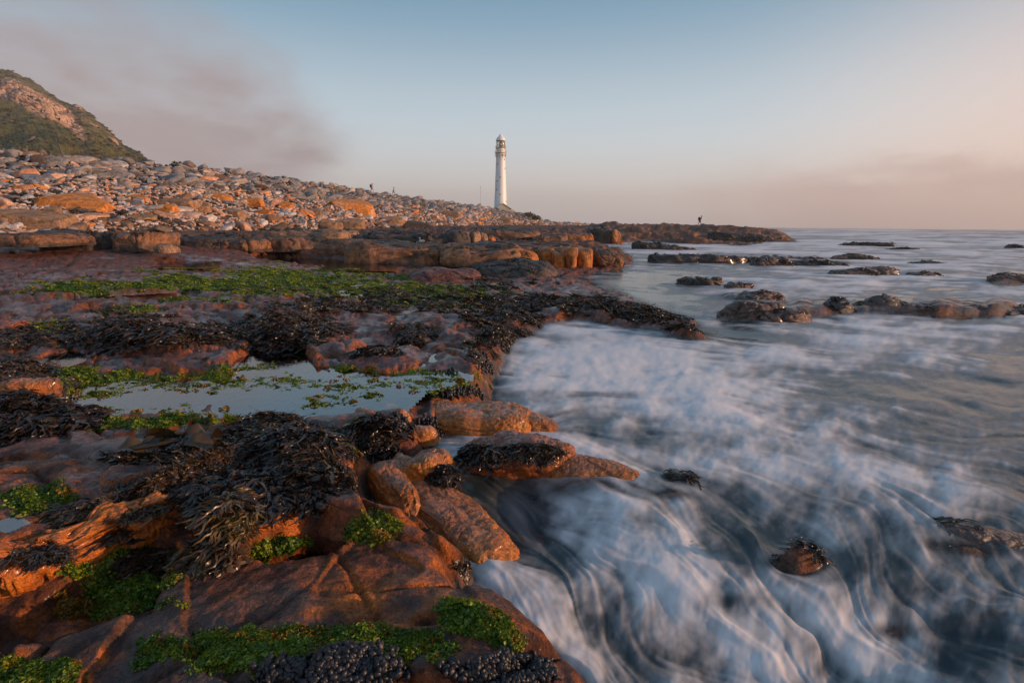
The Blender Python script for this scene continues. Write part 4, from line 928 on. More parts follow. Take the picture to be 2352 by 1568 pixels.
def build_stones():
    r = np.random.default_rng(5)
    N = 120000
    # even over the bank as it is seen: distance drawn so that near stones and far stones both cover it
    q = r.uniform(-1.30, .215, N); t = r.uniform(-.03, 1.03, N)
    yb, zb, yc, zc = bank(q)
    Y = yb+(yc-yb)*t; X = q*Y
    area = (yc-yb)*Y          # world area per unit (q,t)
    dens = 3.6                # stones per square metre near, fewer and larger far away
    sf = np.interp(Y, [20, 60, 150, 280], [1.0, 1.1, 1.5, 2.0])
    keep = r.random(N) < dens*area*(1.515*1.06)/N/sf**2
    q, t, X, Y, sf = q[keep], t[keep], X[keep], Y[keep], sf[keep]
    n = len(q); print('stones', n)
    h = terrain(X, Y, False)
    size = np.clip(np.exp(r.normal(-.78, .58, n)), .17, 1.5)*sf
    size = size*np.where(t < .5, .85, 1.0)
    zone = t+.18*fbm(X*.15, Y*.15, 3, 90)
    kind = np.empty(n, int); x = r.random(n)
    for i in range(n):
        z = zone[i]
        if z > .60: pr = (.86, .10, .02, .02)
        elif z > .42: pr = (.45, .40, .10, .03)
        elif z > .12: pr = (.16, .50, .17, .08)
        else: pr = (.10, .32, .10, .42)
        c = np.cumsum(pr); kind[i] = int(np.searchsorted(c, x[i])) if x[i] < c[-1] else 4
    white = kind == 2; size[white] *= .6
    Za = np.stack([r.normal(0, .28, n), r.normal(-.15, .28, n), np.ones(n)], 1); an = r.uniform(0, 6.28, n)
    Xa = np.stack([np.cos(an), np.sin(an), np.zeros(n)], 1)
    # slabs tend to lie with the slope, long axis across the view
    Xa[:, 0] += 1.2
    rot = euler_from(Xa, Za)
    scl = size[:, None]*np.stack([r.uniform(.9, 1.35, n), r.uniform(.8, 1.1, n), r.uniform(.6, 1.1, n)], 1)
    P = np.stack([X, Y, h+size*.16], 1)
    px = size/Y*(1+.0*Y)
    vis = (q > -1.02) & (t > 0) & (t < 1)
    order = np.argsort(-(px*vis))[:300]
    sel = np.zeros(n, bool); sel[order] = True
    names = ['grey', 'peach', 'white', 'brown', 'orange']
    words = {0: 'grey weathered', 1: 'peach-tinted', 2: 'pale rounded', 3: 'brown', 4: 'orange lichened'}
    for i in order:
        k = kind[i]; me = STONES[names[k]][int(r.integers(len(STONES[names[k]])))]
        o = bpy.data.objects.new('bank_stone', me); COL.objects.link(o)
        o.location = P[i]; o.rotation_euler = rot[i]; o.scale = scl[i]
        zo = 'near the crest' if t[i] > .7 else ('halfway up the bank' if t[i] > .4 else 'on the lower slope')
        sd = 'left of the large lichen slab' if q[i] < -.93 else ('behind and above the lichen slab' if q[i] < -.6 else 'towards the lighthouse')
        tag(o, '%s stone %s, %s' % (words[k], zo, sd), 'stone', 'stones of the boulder bank')
    rest = ~sel
    allm = []; offs = []
    for nme in names: offs.append(len(allm)); allm += STONES[nme]
    cnt = [len(STONES[nme]) for nme in names]
    idx = np.array([offs[k]+int(r.integers(cnt[k])) for k in kind])
    o = gn_scatter('beach_stones', P[rest], rot[rest], scl[rest], idx[rest], allm)
    tag(o, 'countless smaller stones packed between the boulders of the bank', 'stones', None, 'stuff')
    # small cobbles and chips in the gaps
    M = 6500; q = r.uniform(-1.2, .2, M); t = r.beta(1.2, 1.6, M); yb, zb, yc, zc = bank(q); Y = yb+(yc-yb)*t; X = q*Y
    h = terrain(X, Y, False); s = r.uniform(.12, .32, M)*np.interp(Y, [20, 100, 250], [1, 1.5, 2.2])
    an = r.uniform(0, 6.28, M); rot = euler_from(np.stack([np.cos(an), np.sin(an), 0*an], 1), np.stack([r.normal(0, .4, M), r.normal(0, .4, M), np.ones(M)], 1))
    kk = np.where(t > .55, 0, np.where(r.random(M) < .28, 2, 1)); idx = np.array([offs[k]+int(r.integers(cnt[k])) for k in kk])
    o = gn_scatter('beach_pebbles', np.stack([X, Y, h+.12+s*.2], 1), rot, s[:, None]*np.ones((1, 3)), idx, allm)
    tag(o, 'small pale and grey cobbles filling the gaps of the bank', 'cobbles', None, 'stuff')
build_stones()

# ------------------------------------------------------------------ seaweed, algae, mussels
def ribbons(seed, n=28, spread=.8, seg=7, wid=(.045, .10), lift=.15, length=(.6, 1.25)):
    r = np.random.default_rng(seed); Vs = []; Fs = []
    for i in range(n):
        Lh = r.uniform(*length); a0 = r.normal(0, spread); w = r.uniform(*wid); x, y = r.normal(0, .16, 2); a = a0
        hgt = r.uniform(.02, lift); tw = r.uniform(-.8, .8); wv = r.uniform(0, 6); base = len(Vs)
        for k in range(seg+1):
            s = k/seg
            z = hgt*math.sin(min(s*1.25, 1)*math.pi)+.03+r.normal(0, .012)
            ww = w*(.55+.9*math.sin(math.pi*min(1, s*.9+.12)))*.5
            nx, ny = -math.sin(a), math.cos(a); roll = tw+s*2.2*math.sin(wv)
            c, sn = math.cos(roll), math.sin(roll)
            Vs.append((x+nx*ww*c, y+ny*ww*c, z+ww*sn)); Vs.append((x-nx*ww*c, y-ny*ww*c, z-ww*sn))
            x += math.cos(a)*Lh/seg; y += math.sin(a)*Lh/seg; a += r.normal(0, .55)
        for k in range(seg): b = base+2*k; Fs.append((b, b+1, b+3, b+2))
    return np.array(Vs), np.array(Fs)
def lettuce(seed, n=30, size=.26):
    r = np.random.default_rng(seed); Vs = []; Fs = []
    for i in range(n):
        a = r.uniform(0, 6.28); d = .5*math.sqrt(r.random()); c = np.array([d*math.cos(a), d*math.sin(a), .05+.16*(1-d*1.6)*r.random()])
        ax = r.normal(size=3); ax /= np.linalg.norm(ax); bx = np.cross(ax, r.normal(size=3)); bx /= np.linalg.norm(bx)
        nz = np.cross(ax, bx); s = size*r.uniform(.35, 1); base = len(Vs)
        for j in range(3):
            for k in range(3):
                Vs.append(tuple(c+(ax*(j-1)*(1-.3*abs(k-1))+bx*(k-1)*(1-.3*abs(j-1)))*s*.5+nz*s*r.uniform(-.28, .28)))
        for j in range(2):
            for k in range(2): b = base+3*j+k; Fs.append((b, b+1, b+4, b+3))
    V = np.array(Vs); V[:, 2] = np.maximum(V[:, 2], .0)*1.0; return V, np.array(Fs)
def mesh_only(name, V, Fq, mat, smooth=True):
    o = mesh_np(name, V, Fq, mat, smooth=smooth); me = o.data; bpy.data.objects.remove(o); return me
RIB = [ribbons(i+1) for i in range(5)]
RIBW = [ribbons(i+31, 14, 2.2, 4, (.06, .12), .3, (.25, .55)) for i in range(4)]
WEED_M = [mesh_only('weed_tuft', *RIB[i], M_WEED) for i in range(5)]+[mesh_only('weed_tuft', *RIBW[i], M_WEED) for i in range(4)]
LET = [lettuce(i+1) for i in range(4)]+[lettuce(i+11, 50, .15) for i in range(2)]
ALGA_M = [mesh_only('alga_tuft', *l, M_ALGA) for l in LET]
OLIVE_M = [mesh_only('olive_tuft', *lettuce(i+21, 16, .3), M_OLIVE) for i in range(3)]
def mussel_geo(seed):
    r = np.random.default_rng(seed); nu, nv = 10, 7; V = []
    for i in range(nv):
        for j in range(nu):
            ph = math.pi*i/(nv-1); th = 2*math.pi*j/nu
            x = -math.cos(ph); w = math.sin(ph)**.8*(.25+.21*x)
            V.append((x*.5, w*math.cos(th)*.75, w*math.sin(th)*.5+.02*math.sin(x*9)))
    return np.array(V), grid_faces(nv, nu, wrap=True)
MUS = [mussel_geo(i) for i in range(2)]
MUS_M = [mesh_only('mussel', *MUS[i], M_MUSSEL) for i in range(2)]

def normals_at(X, Y, e=.06):
    e = np.maximum(.05, Y*.012).astype(f32)
    h0 = terrain(X, Y, False); hx = terrain(X+e, Y, False); hy = terrain(X, Y+e, False)
    return h0, np.stack([-(hx-h0)/e, -(hy-h0)/e, np.ones_like(h0)], 1)
def build_cover():
    r = np.random.default_rng(77)
    N = 190000
    u = r.uniform(-60, 1640, N); v = 585+(1640-585)*r.random(N)**1.25
    p = at_z(u, v, .3); X, Y = p[:, 0].astype(f32), p[:, 1].astype(f32)
    T = terrain(X, Y)
    ok = T['land'] & (T['h'] > -.04) & (T['bank'] < .1)
    # heights drop under still water there is no weed standing
    sel = {}
    pr_ = r.random(N)
    wsel = ok & (pr_ < sst(T['weed'], .50, .95)) & (T['pool'] < .35); gsel = ok & (pr_ < sst(T['green'], .42, 1.05)); msel = ok & (pr_ < sst(T['mus'], .55, 1.0)) & (T['v'] > 780)
    def cap(m, n):
        i = np.where(m)[0]; r.shuffle(i); return i[:n]
    # weed cover
    i = cap(wsel, 9000); x, y = X[i], Y[i]; h, nn = normals_at(x, y)
    dn = nn.copy(); dn[:, 2] = 0; an = r.uniform(0, 6.28, len(i))
    Xa = dn*2+np.stack([np.cos(an), np.sin(an), 0*an], 1)*.7+np.array([.1, -.3, 0])
    rot = euler_from(Xa, nn+np.stack([r.normal(0, .15, len(i)), r.normal(0, .15, len(i)), 0*an], 1))
    s = r.uniform(.06, .13, len(i))*np.interp(y, [1.5, 4, 10, 25], [.8, 1.15, 2.0, 3.4])
    PP = [np.stack([x, y, h+.004], 1)]; RR = [rot]; SS = [s]
    for wp, wr, wd in WEEDY:
        if not len(wp): continue
        PP.append(wp); an = r.uniform(0, 6.28, len(wp)); RR.append(euler_from(wr*1.5+np.stack([np.cos(an)*.5, np.sin(an)*.5, 0*an-.3], 1), wr*.6+np.array([0, 0, 1.])))
        SS.append(r.uniform(.09, .17, len(wp))*np.interp(wd, [1.5, 4, 10, 25, 60], [.6, .8, 1.5, 2.6, 5]))
    PP = np.vstack(PP); RR = np.vstack(RR); SS = np.concatenate(SS)
    o = gn_scatter('seaweed_cover', PP, RR, SS[:, None]*np.array([1, 1, .65]), r.integers(0, 9, len(PP)), WEED_M)
    tag(o, 'dark brown seaweed lying over the wet shelf rock', 'seaweed', None, 'stuff')
    # green algae
    i = cap(gsel, 15000); x, y = X[i], Y[i]; h, nn = normals_at(x, y); an = r.uniform(0, 6.28, len(i))
    lev = np.where(T['pool'][i] > .3, np.maximum(h, .232), h)
    rot = euler_from(np.stack([np.cos(an), np.sin(an), 0*an], 1), nn)
    s = r.uniform(.03, .10, len(i))*np.interp(y, [1.5, 4, 10, 25], [.8, 1.15, 2.1, 3.6])
    zs = np.where(T['pool'][i] > .3, .45, .8)
    keep = r.random(len(i)) < np.where(T['pool'][i] > .5, .8, 1)
    o = gn_scatter('green_algae', np.stack([x, y, lev], 1)[keep], rot[keep], (s[:, None]*np.stack([1+0*zs, 1+0*zs, zs], 1))[keep], r.integers(0, 6, len(i))[keep], ALGA_M)
    tag(o, 'bright green sea lettuce and algae growing over rock and pool edges', 'algae', None, 'stuff')
    # olive weed
    i = cap(ok & ((T['green'] > .6) & (T['green'] < .95)) & (r.random(N) < .3), 420); x, y = X[i], Y[i]; h, nn = normals_at(x, y); an = r.uniform(0, 6.28, len(i))
    s = r.uniform(.04, .08, len(i))*np.interp(y, [1.5, 4, 10, 25], [.8, 1.2, 2.2, 3.5])
    o = gn_scatter('olive_seaweed', np.stack([x, y, np.maximum(h, np.where(T['pool'][i] > .3, .235, -9))+.005], 1), euler_from(np.stack([np.cos(an), np.sin(an), 0*an], 1), nn), s[:, None]*np.ones((1, 3)), r.integers(0, 3, len(i)), OLIVE_M)
    tag(o, 'small golden brown weed sprigs among the green algae', 'seaweed', None, 'stuff')
    # mussels: the nearest bed one by one, the rest together
    i = cap(msel, 3600); x, y = X[i], Y[i]; h, nn = normals_at(x, y); an = r.uniform(0, 6.28, len(i))
    Xa = np.stack([np.cos(an)*.8, np.sin(an)*.8, r.uniform(.8, 2.2, len(i))], 1)
    Za = np.stack([r.normal(size=len(i)), r.normal(size=len(i)), r.uniform(0, .6, len(i))], 1)
    rot = euler_from(Xa, Za); s = r.uniform(.026, .066, len(i))*np.interp(y, [1.5, 4, 8], [1, 1.2, 1.6])
    P = np.stack([x, y, h+s*.25], 1); px = s/y; vv = T['v'][i]; uu = T['u'][i]
    vis = (vv < 1560) & (vv > 1440) & (uu > 430) & (uu < 1330)
    order = np.argsort(-(px*vis))[:200]; m = np.zeros(len(i), bool); m[order] = True
    for k in order:
        o = bpy.data.objects.new('mussel', MUS_M[int(r.integers(2))]); COL.objects.link(o); o.location = P[k]; o.rotation_euler = rot[k]; o.scale = (s[k],)*3
        where = ('at the left end of the nearest bed', 'left of the middle of the nearest bed', 'in the middle of the nearest bed', 'at the right end of the nearest bed')[int(np.clip((uu[k]-430)/165, 0, 3))] if uu[k] < 1090 else 'on the last rock before the cascade'; where += ', upper fringe' if vv[k] < 1505 else ', nearest the viewer'
        tag(o, 'dark mussel %s' % where, 'mussel', 'mussels of the nearest bed')
    m = ~m
    o = gn_scatter('mussel_bed', P[m], rot[m], s[m][:, None]*np.ones((1, 3)), r.integers(0, 2, m.sum()), MUS_M)
    tag(o, 'dense beds of small blue-black mussels round the pool and gaps', 'mussels', None, 'stuff')
build_cover()

def heap(name, u, v, z, rx, ry, hgt, n, label, seed, s=(.085, .145), down=(.2, -1), mat=M_WEED, geo=RIB, cat='seaweed', group='heaps of dark seaweed in the foreground', onrock=None):
    """one mound of draped weed: its tufts overlap into one body"""
    r = np.random.default_rng(seed); c = at_z(u, v, z); Vs = []; Fs = []; nb = 0
    a = r.uniform(0, 6.28, n); d = np.sqrt(r.random(n)); ox = d*np.cos(a)*rx; oy = d*np.sin(a)*ry
    X = c[0]+ox; Y = c[1]+oy; h = terrain(X.astype(f32), Y.astype(f32), False)
    if onrock is not None: h = np.maximum(h, onrock)
    H = h+hgt*(1-d**2)
    Xa = np.stack([ox/rx*.8+down[0]+r.normal(0, .45, n), oy/ry*.8+down[1]+r.normal(0, .45, n), -.1*np.ones(n)], 1)
    Za = np.stack([ox/rx*hgt/rx, oy/ry*hgt/ry, np.ones(n)], 1)
    e = euler_from(Xa, Za)
    for i in range(n):
        V, Fq = geo[int(r.integers(len(geo)))]
        R = np.array(Matrix.Rotation(e[i, 2], 3, 'Z') @ Matrix.Rotation(e[i, 1], 3, 'Y') @ Matrix.Rotation(e[i, 0], 3, 'X'))
        W = (V*r.uniform(*s)) @ R.T+np.array([ox[i], oy[i], H[i]-z])
        Vs.append(W); Fs.append(Fq+nb); nb += len(V)
    o = mesh_np(name, np.vstack(Vs), np.vstack(Fs), mat, loc=c); tag(o, label, cat, group); return o
heap('seaweed_heap', 670, 1020, .50, .28, .18, .05, 170, 'tallest heap of dark kelp fronds, just below the still pool', 1)
heap('seaweed_heap', 590, 1095, .52, .34, .17, .02, 140, 'wide curtain of dark weed hanging over the orange ledge', 2, s=(.11, .19))
heap('seaweed_heap', 510, 1200, .42, .14, .17, .06, 90, 'ropy tail of dark weed running down the orange slab', 3)
heap('seaweed_heap', 865, 1005, .20, .19, .19, .17, 110, 'round dark weed mound among mussels and small orange rocks', 4)
heap('seaweed_heap', 390, 765, .46, .75, .50, .07, 190, 'broad dark weed mound behind the left end of the pool', 5, s=(.16, .28))
heap('seaweed_heap', 50, 905, .55, .50, .38, .06, 130, 'dark weed over the orange rock at the left edge', 6, s=(.12, .2))
heap('seaweed_heap', 660, 765, .42, .40, .45, .08, 100, 'dark weed mound between two bare orange rocks', 7, s=(.15, .25))
heap('seaweed_heap', 1105, 1045, .17, .13, .10, .06, 55, 'dark weed bunch on the left of the draped rock', 8, s=(.09, .14), onrock=.16)
heap('seaweed_heap', 1215, 1038, .17, .22, .07, .05, 60, 'dark weed band across the middle of the draped rock', 9, s=(.08, .13), onrock=.17)
heap('seaweed_heap', 1015, 1100, .12, .09, .09, .08, 40, 'small dark weed bunch hanging from the lumpy orange rock', 10, s=(.07, .12), onrock=.13)
heap('seaweed_heap', 255, 1120, .60, .28, .05, .01, 60, 'dark weed fringe along the top of the orange ridge', 11, s=(.07, .13))
heap('seaweed_heap', 710, 735, .40, .6, .5, .07, 90, 'dark weed drape right of the pale orange slab', 12, s=(.16, .26))
heap('seaweed_heap', 945, 765, .38, .16, .12, .08, 26, 'small dark weed clump alone on the pink slab', 13, s=(.13, .2))
heap('seaweed_heap', 865, 805, .36, .26, .10, .07, 36, 'dark weed clump on the front edge of the pink slab', 14, s=(.12, .2))
heap('seaweed_heap', 1835, 1275, .0, .24, .08, .01, 26, 'dripping weed on the dark low ledge in the middle of the cascade', 15, s=(.05, .09), onrock=-.05)
G2 = 'clumps of golden weed'
heap('golden_weed_clump', 870, 1205, .36, .05, .04, .03, 16, 'golden weed sprigs on the green tuft at the slab edge', 21, s=(.04, .07), mat=M_OLIVE, geo=RIBW, group=G2)
heap('golden_weed_clump', 120, 1190, .60, .045, .03, .04, 30, 'golden frilly weed standing on the left orange ridge', 22, s=(.06, .10), mat=M_OLIVE, geo=RIBW, group=G2)
heap('golden_weed_clump', 950, 885, .23, .09, .07, .06, 26, 'golden weed clump on the pool-edge algae, larger left one', 23, s=(.06, .11), mat=M_OLIVE, geo=RIBW, group=G2)
heap('golden_weed_clump', 1060, 878, .23, .07, .05, .06, 22, 'golden weed clump nearest the surf at the pool end', 24, s=(.06, .10), mat=M_OLIVE, geo=RIBW, group=G2)

p0 = at_z(-40, 1312, .40); p1 = at_z(400, 1118, .48); md = (p0+p1)/2
o = rock_body('rock_ridge', float(md[0]), float(md[1]), .28, float(np.linalg.norm((p1-p0)[:2]))/2*1.08, .075, .19, rot=math.atan2(p1[1]-p0[1], p1[0]-p0[0]), colf=lambda P, t, z, s: cf_orange(P, 0*t, z, s)*np.array([1.15, 1.0, .8]), mat=M_ROCKNEAR, e=.38, oe=.4, rough=.42, strata=.22, nth=300, nph=60, seed=47, ckm=1.0, fine=.05, cells=.8, nf=2.6, undercut=.5, bury=.12)
tag(o, 'bright orange rock edge running diagonally up from the left edge of the photo', 'rock ledge')
heap('seaweed_heap', 225, 1165, .47, .30, .05, .01, 70, 'dark weed fringe draped along the diagonal orange rock edge', 31, s=(.06, .10), onrock=.45)
heap('seaweed_heap', 60, 1262, .47, .16, .05, .01, 34, 'small dark weed fringe near the left end of the diagonal orange edge', 32, s=(.05, .09), onrock=.44)
near_rock(75, 905, .40, .20, .14, .15, .1, 'orange rock poking out of the dark weed at the left edge', e=.7, oe=.75, rough=.2, seed=43)
near_rock(-10, 770, .34, .45, .25, .16, .0, 'cracked orange-red rock behind the weed at the far left', cf=lambda P, t, z, s: cf_orange(P, t, z, s)*np.array([.8, .6, .8]), e=.5, oe=.6, rough=.2, seed=44)
def kelp():
    t = empty('kelp_plant', at_z(430, 1030, .53)); tag(t, 'stranded kelp with broad curling shiny blades on the pink rock', 'kelp')
    r = np.random.default_rng(4)
    for i in range(8):
        a = (2.9, 3.3, 2.5, .2, -.3, 3.6, .6, 1.6)[i]; Lh = r.uniform(.26, .38); w = r.uniform(.075, .12); nu, nv = 26, 9; V = []
        x, y = r.normal(0, .04, 2); aa = a; ph = r.uniform(0, 3); tw = r.uniform(-.5, .5)
        for k in range(nu):
            s = k/(nu-1); z = .012+.055*math.sin(s*math.pi*1.5+ph*.4)**2*(1-.4*s)+.007*i
            for j in range(nv):
                tt = (j/(nv-1)-.5)*2; ww = w*math.sin(math.pi*min(1, s*.93+.05))**.55*.5; rl = tw+1.5*math.sin(s*3.2+ph)
                wav = .010*math.sin(s*16+ph)*tt*tt
                V.append((x-math.sin(aa)*ww*tt*math.cos(rl*.6), y+math.cos(aa)*ww*tt*math.cos(rl*.6), max(.004, z+ww*tt*math.sin(rl*.6)+wav)))
            x += math.cos(aa)*Lh/nu; y += math.sin(aa)*Lh/nu*.8; aa += .07*math.sin(i*2.1+s*3)
        mesh_np('kelp_blade', np.array(V), grid_faces(nu, nv), M_KELP, parent=t)
    V = []; n = 14
    for k in range(n):
        s = k/(n-1); cx, cy, cz = .25-.5*s, .05*math.sin(s*5)-.03, .03+.03*math.sin(s*3)
        for j in range(8): th = j*math.pi/4; V.append((cx, cy+.013*math.cos(th), cz+.013*math.sin(th)))
    mesh_np('stipe', np.array(V), grid_faces(n, 8, wrap=True), M_KELP, parent=t)
kelp()
def kelp_wrack(u, v, sx, label, seed):
    p = bank_point(u, v); r = np.random.default_rng(seed); Vs = []; Fs = []; nb = 0
    for i in range(16):
        n = 10; x, y = r.uniform(-sx, sx), r.uniform(-.6, .6); a = r.normal(0, .7); L_ = r.uniform(.6, 1.6); V = []
        for k in range(n):
            hh = float(terrain(np.array([p[0]+x]), np.array([p[1]+y]), False)[0])-p[2]+.28+.08*math.sin(k+i)
            for j in range(5): th = j*2*math.pi/5; V.append((x, y+.05*math.cos(th), hh+.05*math.sin(th)))
            x += math.cos(a)*L_/n; y += math.sin(a)*L_/n; a += r.normal(0, .35)
        Vs.append(np.array(V)); Fs.append(grid_faces(n, 5, wrap=True)+nb); nb += len(V)
    o = mesh_np('kelp_wrack', np.vstack(Vs), np.vstack(Fs), M_WEED, loc=p); tag(o, label, 'kelp', 'dark kelp washed onto the bank')
kelp_wrack(60, 464, 2.2, 'dark tangle of kelp between the huge brown slab and orange slabs', 1)
kelp_wrack(225, 505, 2.0, 'dark kelp stems below the large lichen slab', 2)
kelp_wrack(345, 510, 2.4, 'dark kelp stems around the low brown-topped slab', 3)

# ------------------------------------------------------------------ hill
def build_hill():
    sil = [(-900, 60), (-500, 95), (-200, 130), (-60, 148), (0, 157), (25, 160), (60, 176), (85, 190), (105, 206), (135, 228), (160, 238), (180, 240), (200, 254), (230, 282), (252, 300), (285, 333), (300, 338), (322, 348), (345, 368), (372, 388), (430, 410), (600, 450)]
    su = np.array([s[0] for s in sil], float); sv = np.array([s[1] for s in sil], float)
    U = np.linspace(-900, 600, 560); Vr = np.interp(U, su, sv)
    Yr = np.interp(U, [-900, -60, 200, 372, 600], [620, 520, 430, 330, 300])
    ridge = at_y(U, Vr, Yr)
    rows = 170; tt = np.linspace(0, 1, rows)
    foot = np.stack([ridge[:, 0]/ridge[:, 1]*105+6, np.full(len(U), 105.), np.full(len(U), 6.5)], 1)
    t = tt[:, None]
    X = foot[:, 0]*(1-t)+ridge[:, 0]*t; Y = foot[:, 1]*(1-t)+ridge[:, 1]*t
    prof = t**1.15
    Z = foot[:, 2]*(1-prof)+ridge[:, 2]*prof
    hgt = (ridge[:, 2]-foot[:, 2])[None, :]
    n = fbm(X*.02, Y*.02, 5, 101); n2 = fbm(X*.08, Y*.08, 5, 103); gul = np.abs(fbm(X*.018, Y*.006, 4, 105))
    env = np.clip(hgt/60, 0, 1)*np.minimum(1, (1-t)*5+.16)*sst(t, 0, .15)
    Z = Z+env*(n*14-gul*22)
    # crags: steep steps of pale rock under the summit, shrinking down the ridge
    Ug = np.broadcast_to(U, X.shape)
    pu, pv = project(X, Y, Z)
    cr = sdf(pu+12*n2*2, pv+10*n*2, [(-700, 160), (-60, 185), (30, 178), (90, 215), (150, 245), (190, 290), (195, 330), (165, 300), (130, 282), (80, 265), (35, 235), (-60, 235), (-700, 215)])
    cliff = sst(cr, -5, 6)
    cliff = np.maximum(cliff, sst(blob(pu, pv, 262, 325, 22, 7, 30)+blob(pu, pv, 180, 245, 14, 8)*.9+.9*n2*1.2, .55, .8))
    cliff = np.maximum(cliff, sst(n2, .24, .30)*.8)
    vb = fbm(X*.12, Z*.35, 4, 111); vb2 = fbm(X*.5, Z*.9, 3, 113)
    Y2 = Y-cliff*(vb*16+vb2*8); X2 = X+cliff*vb2*5
    Z = Z+n2*3.0*env+cliff*fbm(X*.2, Y*.2, 3, 117)*6*np.minimum(1, (1-t)*8+.15)
    shr = fbm(X*.35, Y*.35, 4, 119); Z = Z+(1-cliff)*shr*2.6*sst(t, 0, .1)
    # back side
    Xb = X2[-1:]*np.array([[1.03], [1.12]]); Yb = Y2[-1:]+np.array([[12.], [140.]]); Zb = Z[-1:]+np.array([[-1.5], [-60.]])
    X2 = np.vstack([X2, Xb]); Y2 = np.vstack([Y2, Yb]); Z = np.vstack([Z, Zb]); cl = np.vstack([cliff, cliff[-1:], cliff[-1:]])
    P = np.stack([X2.ravel(), Y2.ravel(), Z.ravel()], 1)
    nn = fbm(P[:, 0]*.03, P[:, 1]*.03+P[:, 2]*.05, 5, 121); ns = fbm(P[:, 0]*.4, P[:, 1]*.4, 3, 123)
    col = np.tile(np.array([.11, .095, .016]), (len(P), 1)); col = mixv(col, np.array([.20, .115, .03]), np.clip(nn*3+.1, 0, 1)); col = mixv(col, np.array([.028, .035, .010]), np.clip(ns*4, 0, 1))
    c2 = mixv(np.tile(np.array([.58, .34, .21]), (len(P), 1)), np.array([.24, .15, .10]), np.clip(np.append(vb.ravel(), np.zeros(2*len(U)))*3+.2, 0, 1))
    col = mixv(col, c2, cl.ravel())
    m = rock_material('hillside', .8, .95, .06, .6)
    o = mesh_np('hill', P, grid_faces(rows+2, len(U)), m, col=col); tag(o, kind='structure')
    # scrub clumps on the hill
    r = np.random.default_rng(8); N = 2600
    ii = r.integers(0, rows, N*3); jj = r.integers(60, len(U), N*3); ok = cl[ii, jj] < .3; ii, jj = ii[ok][:N], jj[ok][:N]
    k = ii*len(U)+jj; s = r.uniform(1.0, 3.4, len(k))*np.interp(P[k, 1], [105, 500], [.45, 1.3])
    an = r.uniform(0, 6.28, len(k)); rot = euler_from(np.stack([np.cos(an), np.sin(an), 0*an], 1), np.tile([0., 0., 1.], (len(k), 1)))
    M = leaf_mat('scrub_leaves', [(0.0, (.035, .042, .009)), (.5, (.09, .082, .016)), (1.0, (.17, .12, .03))], .8, .15)
    ms = [mesh_only('scrub', *bush_geo(i), M, False) for i in range(3)]
    o = gn_scatter('hill_scrub', P[k], rot, s[:, None]*np.array([1, 1, .7]), r.integers(0, 3, len(k)), ms)
    tag(o, 'low olive green scrub covering the hillside', 'scrub', None, 'stuff')
def bush_geo(seed, n=150, size=.22):
    r = np.random.default_rng(seed+500); Vs = []; Fs = []
    for i in range(n):
        d = r.normal(size=3); d /= np.linalg.norm(d); d[2] = abs(d[2]); c = d*r.uniform(.25, .55)*np.array([1, 1, .8])*(1+.3*math.sin(3*d[0]+seed)*math.cos(4*d[1]))
        a = r.normal(size=3); a /= np.linalg.norm(a); b = np.cross(a, r.normal(size=3)); b /= np.linalg.norm(b); s = size*r.uniform(.4, 1)*.5
        k = len(Vs); Vs += [tuple(c+a*s), tuple(c+b*s), tuple(c-a*s), tuple(c-b*s)]; Fs.append((k, k+1, k+2, k+3))
    return np.array(Vs), np.array(Fs)
build_hill()
M_BUSH = leaf_mat('bush_leaves', [(0.0, (.03, .04, .01)), (.5, (.07, .075, .015)), (1.0, (.13, .10, .03))], .7, .2)
M_STEM = simple('bush_stem', (.09, .06, .04), .8)
def shrub(u, v, Y, w, h, label, seed):
    p = at_y(u, v, Y); z = float(terrain(np.array([p[0]]), np.array([Y]), False)[0]); z = p[2]-.15
    t = empty('shrub', (p[0], Y, z)); tag(t, label, 'shrub', 'shrubs on the crest of the bank')
    V, Fq = bush_geo(seed, 420, .16); V = V*np.array([w, w*.8, h*2])
    mesh_np('foliage', V, Fq, M_BUSH, parent=t, smooth=False)
    r = np.random.default_rng(seed); Vs = []; Fs = []; nb = 0
    for i in range(6):
        a = r.uniform(0, 6.28); tip = (math.cos(a)*w*.3, math.sin(a)*w*.3, h*.7)
        V = []
        for k in range(3):
            s = k/2; rr = .05*(1-.6*s)
            for j in range(5): th = j*1.2566; V.append((tip[0]*s+rr*math.cos(th), tip[1]*s+rr*math.sin(th), tip[2]*s-.1))
        Vs.append(np.array(V)); Fs.append(grid_faces(3, 5, wrap=True)+nb); nb += 15
    mesh_np('stem', np.vstack(Vs), np.vstack(Fs), M_STEM, parent=t)
shrub(405, 388, 58, 2.3, .9, 'dense green shrub on the crest right of the hill foot', 1)
shrub(440, 394, 60, 3.0, .6, 'brown-tipped low shrub trailing right of the dense green one', 2)
shrub(673, 413, 80, 1.8, .45, 'small rounded shrub alone on the crest, midway to the lighthouse', 3)
shrub(1230, 503, 214, 4.0, 2.2, 'dark scrubby bush on the slope right of the lighthouse house', 4)
shrub(1215, 496, 212, 4.0, 2.0, 'dark bush pressed against the fence by the lighthouse', 5)

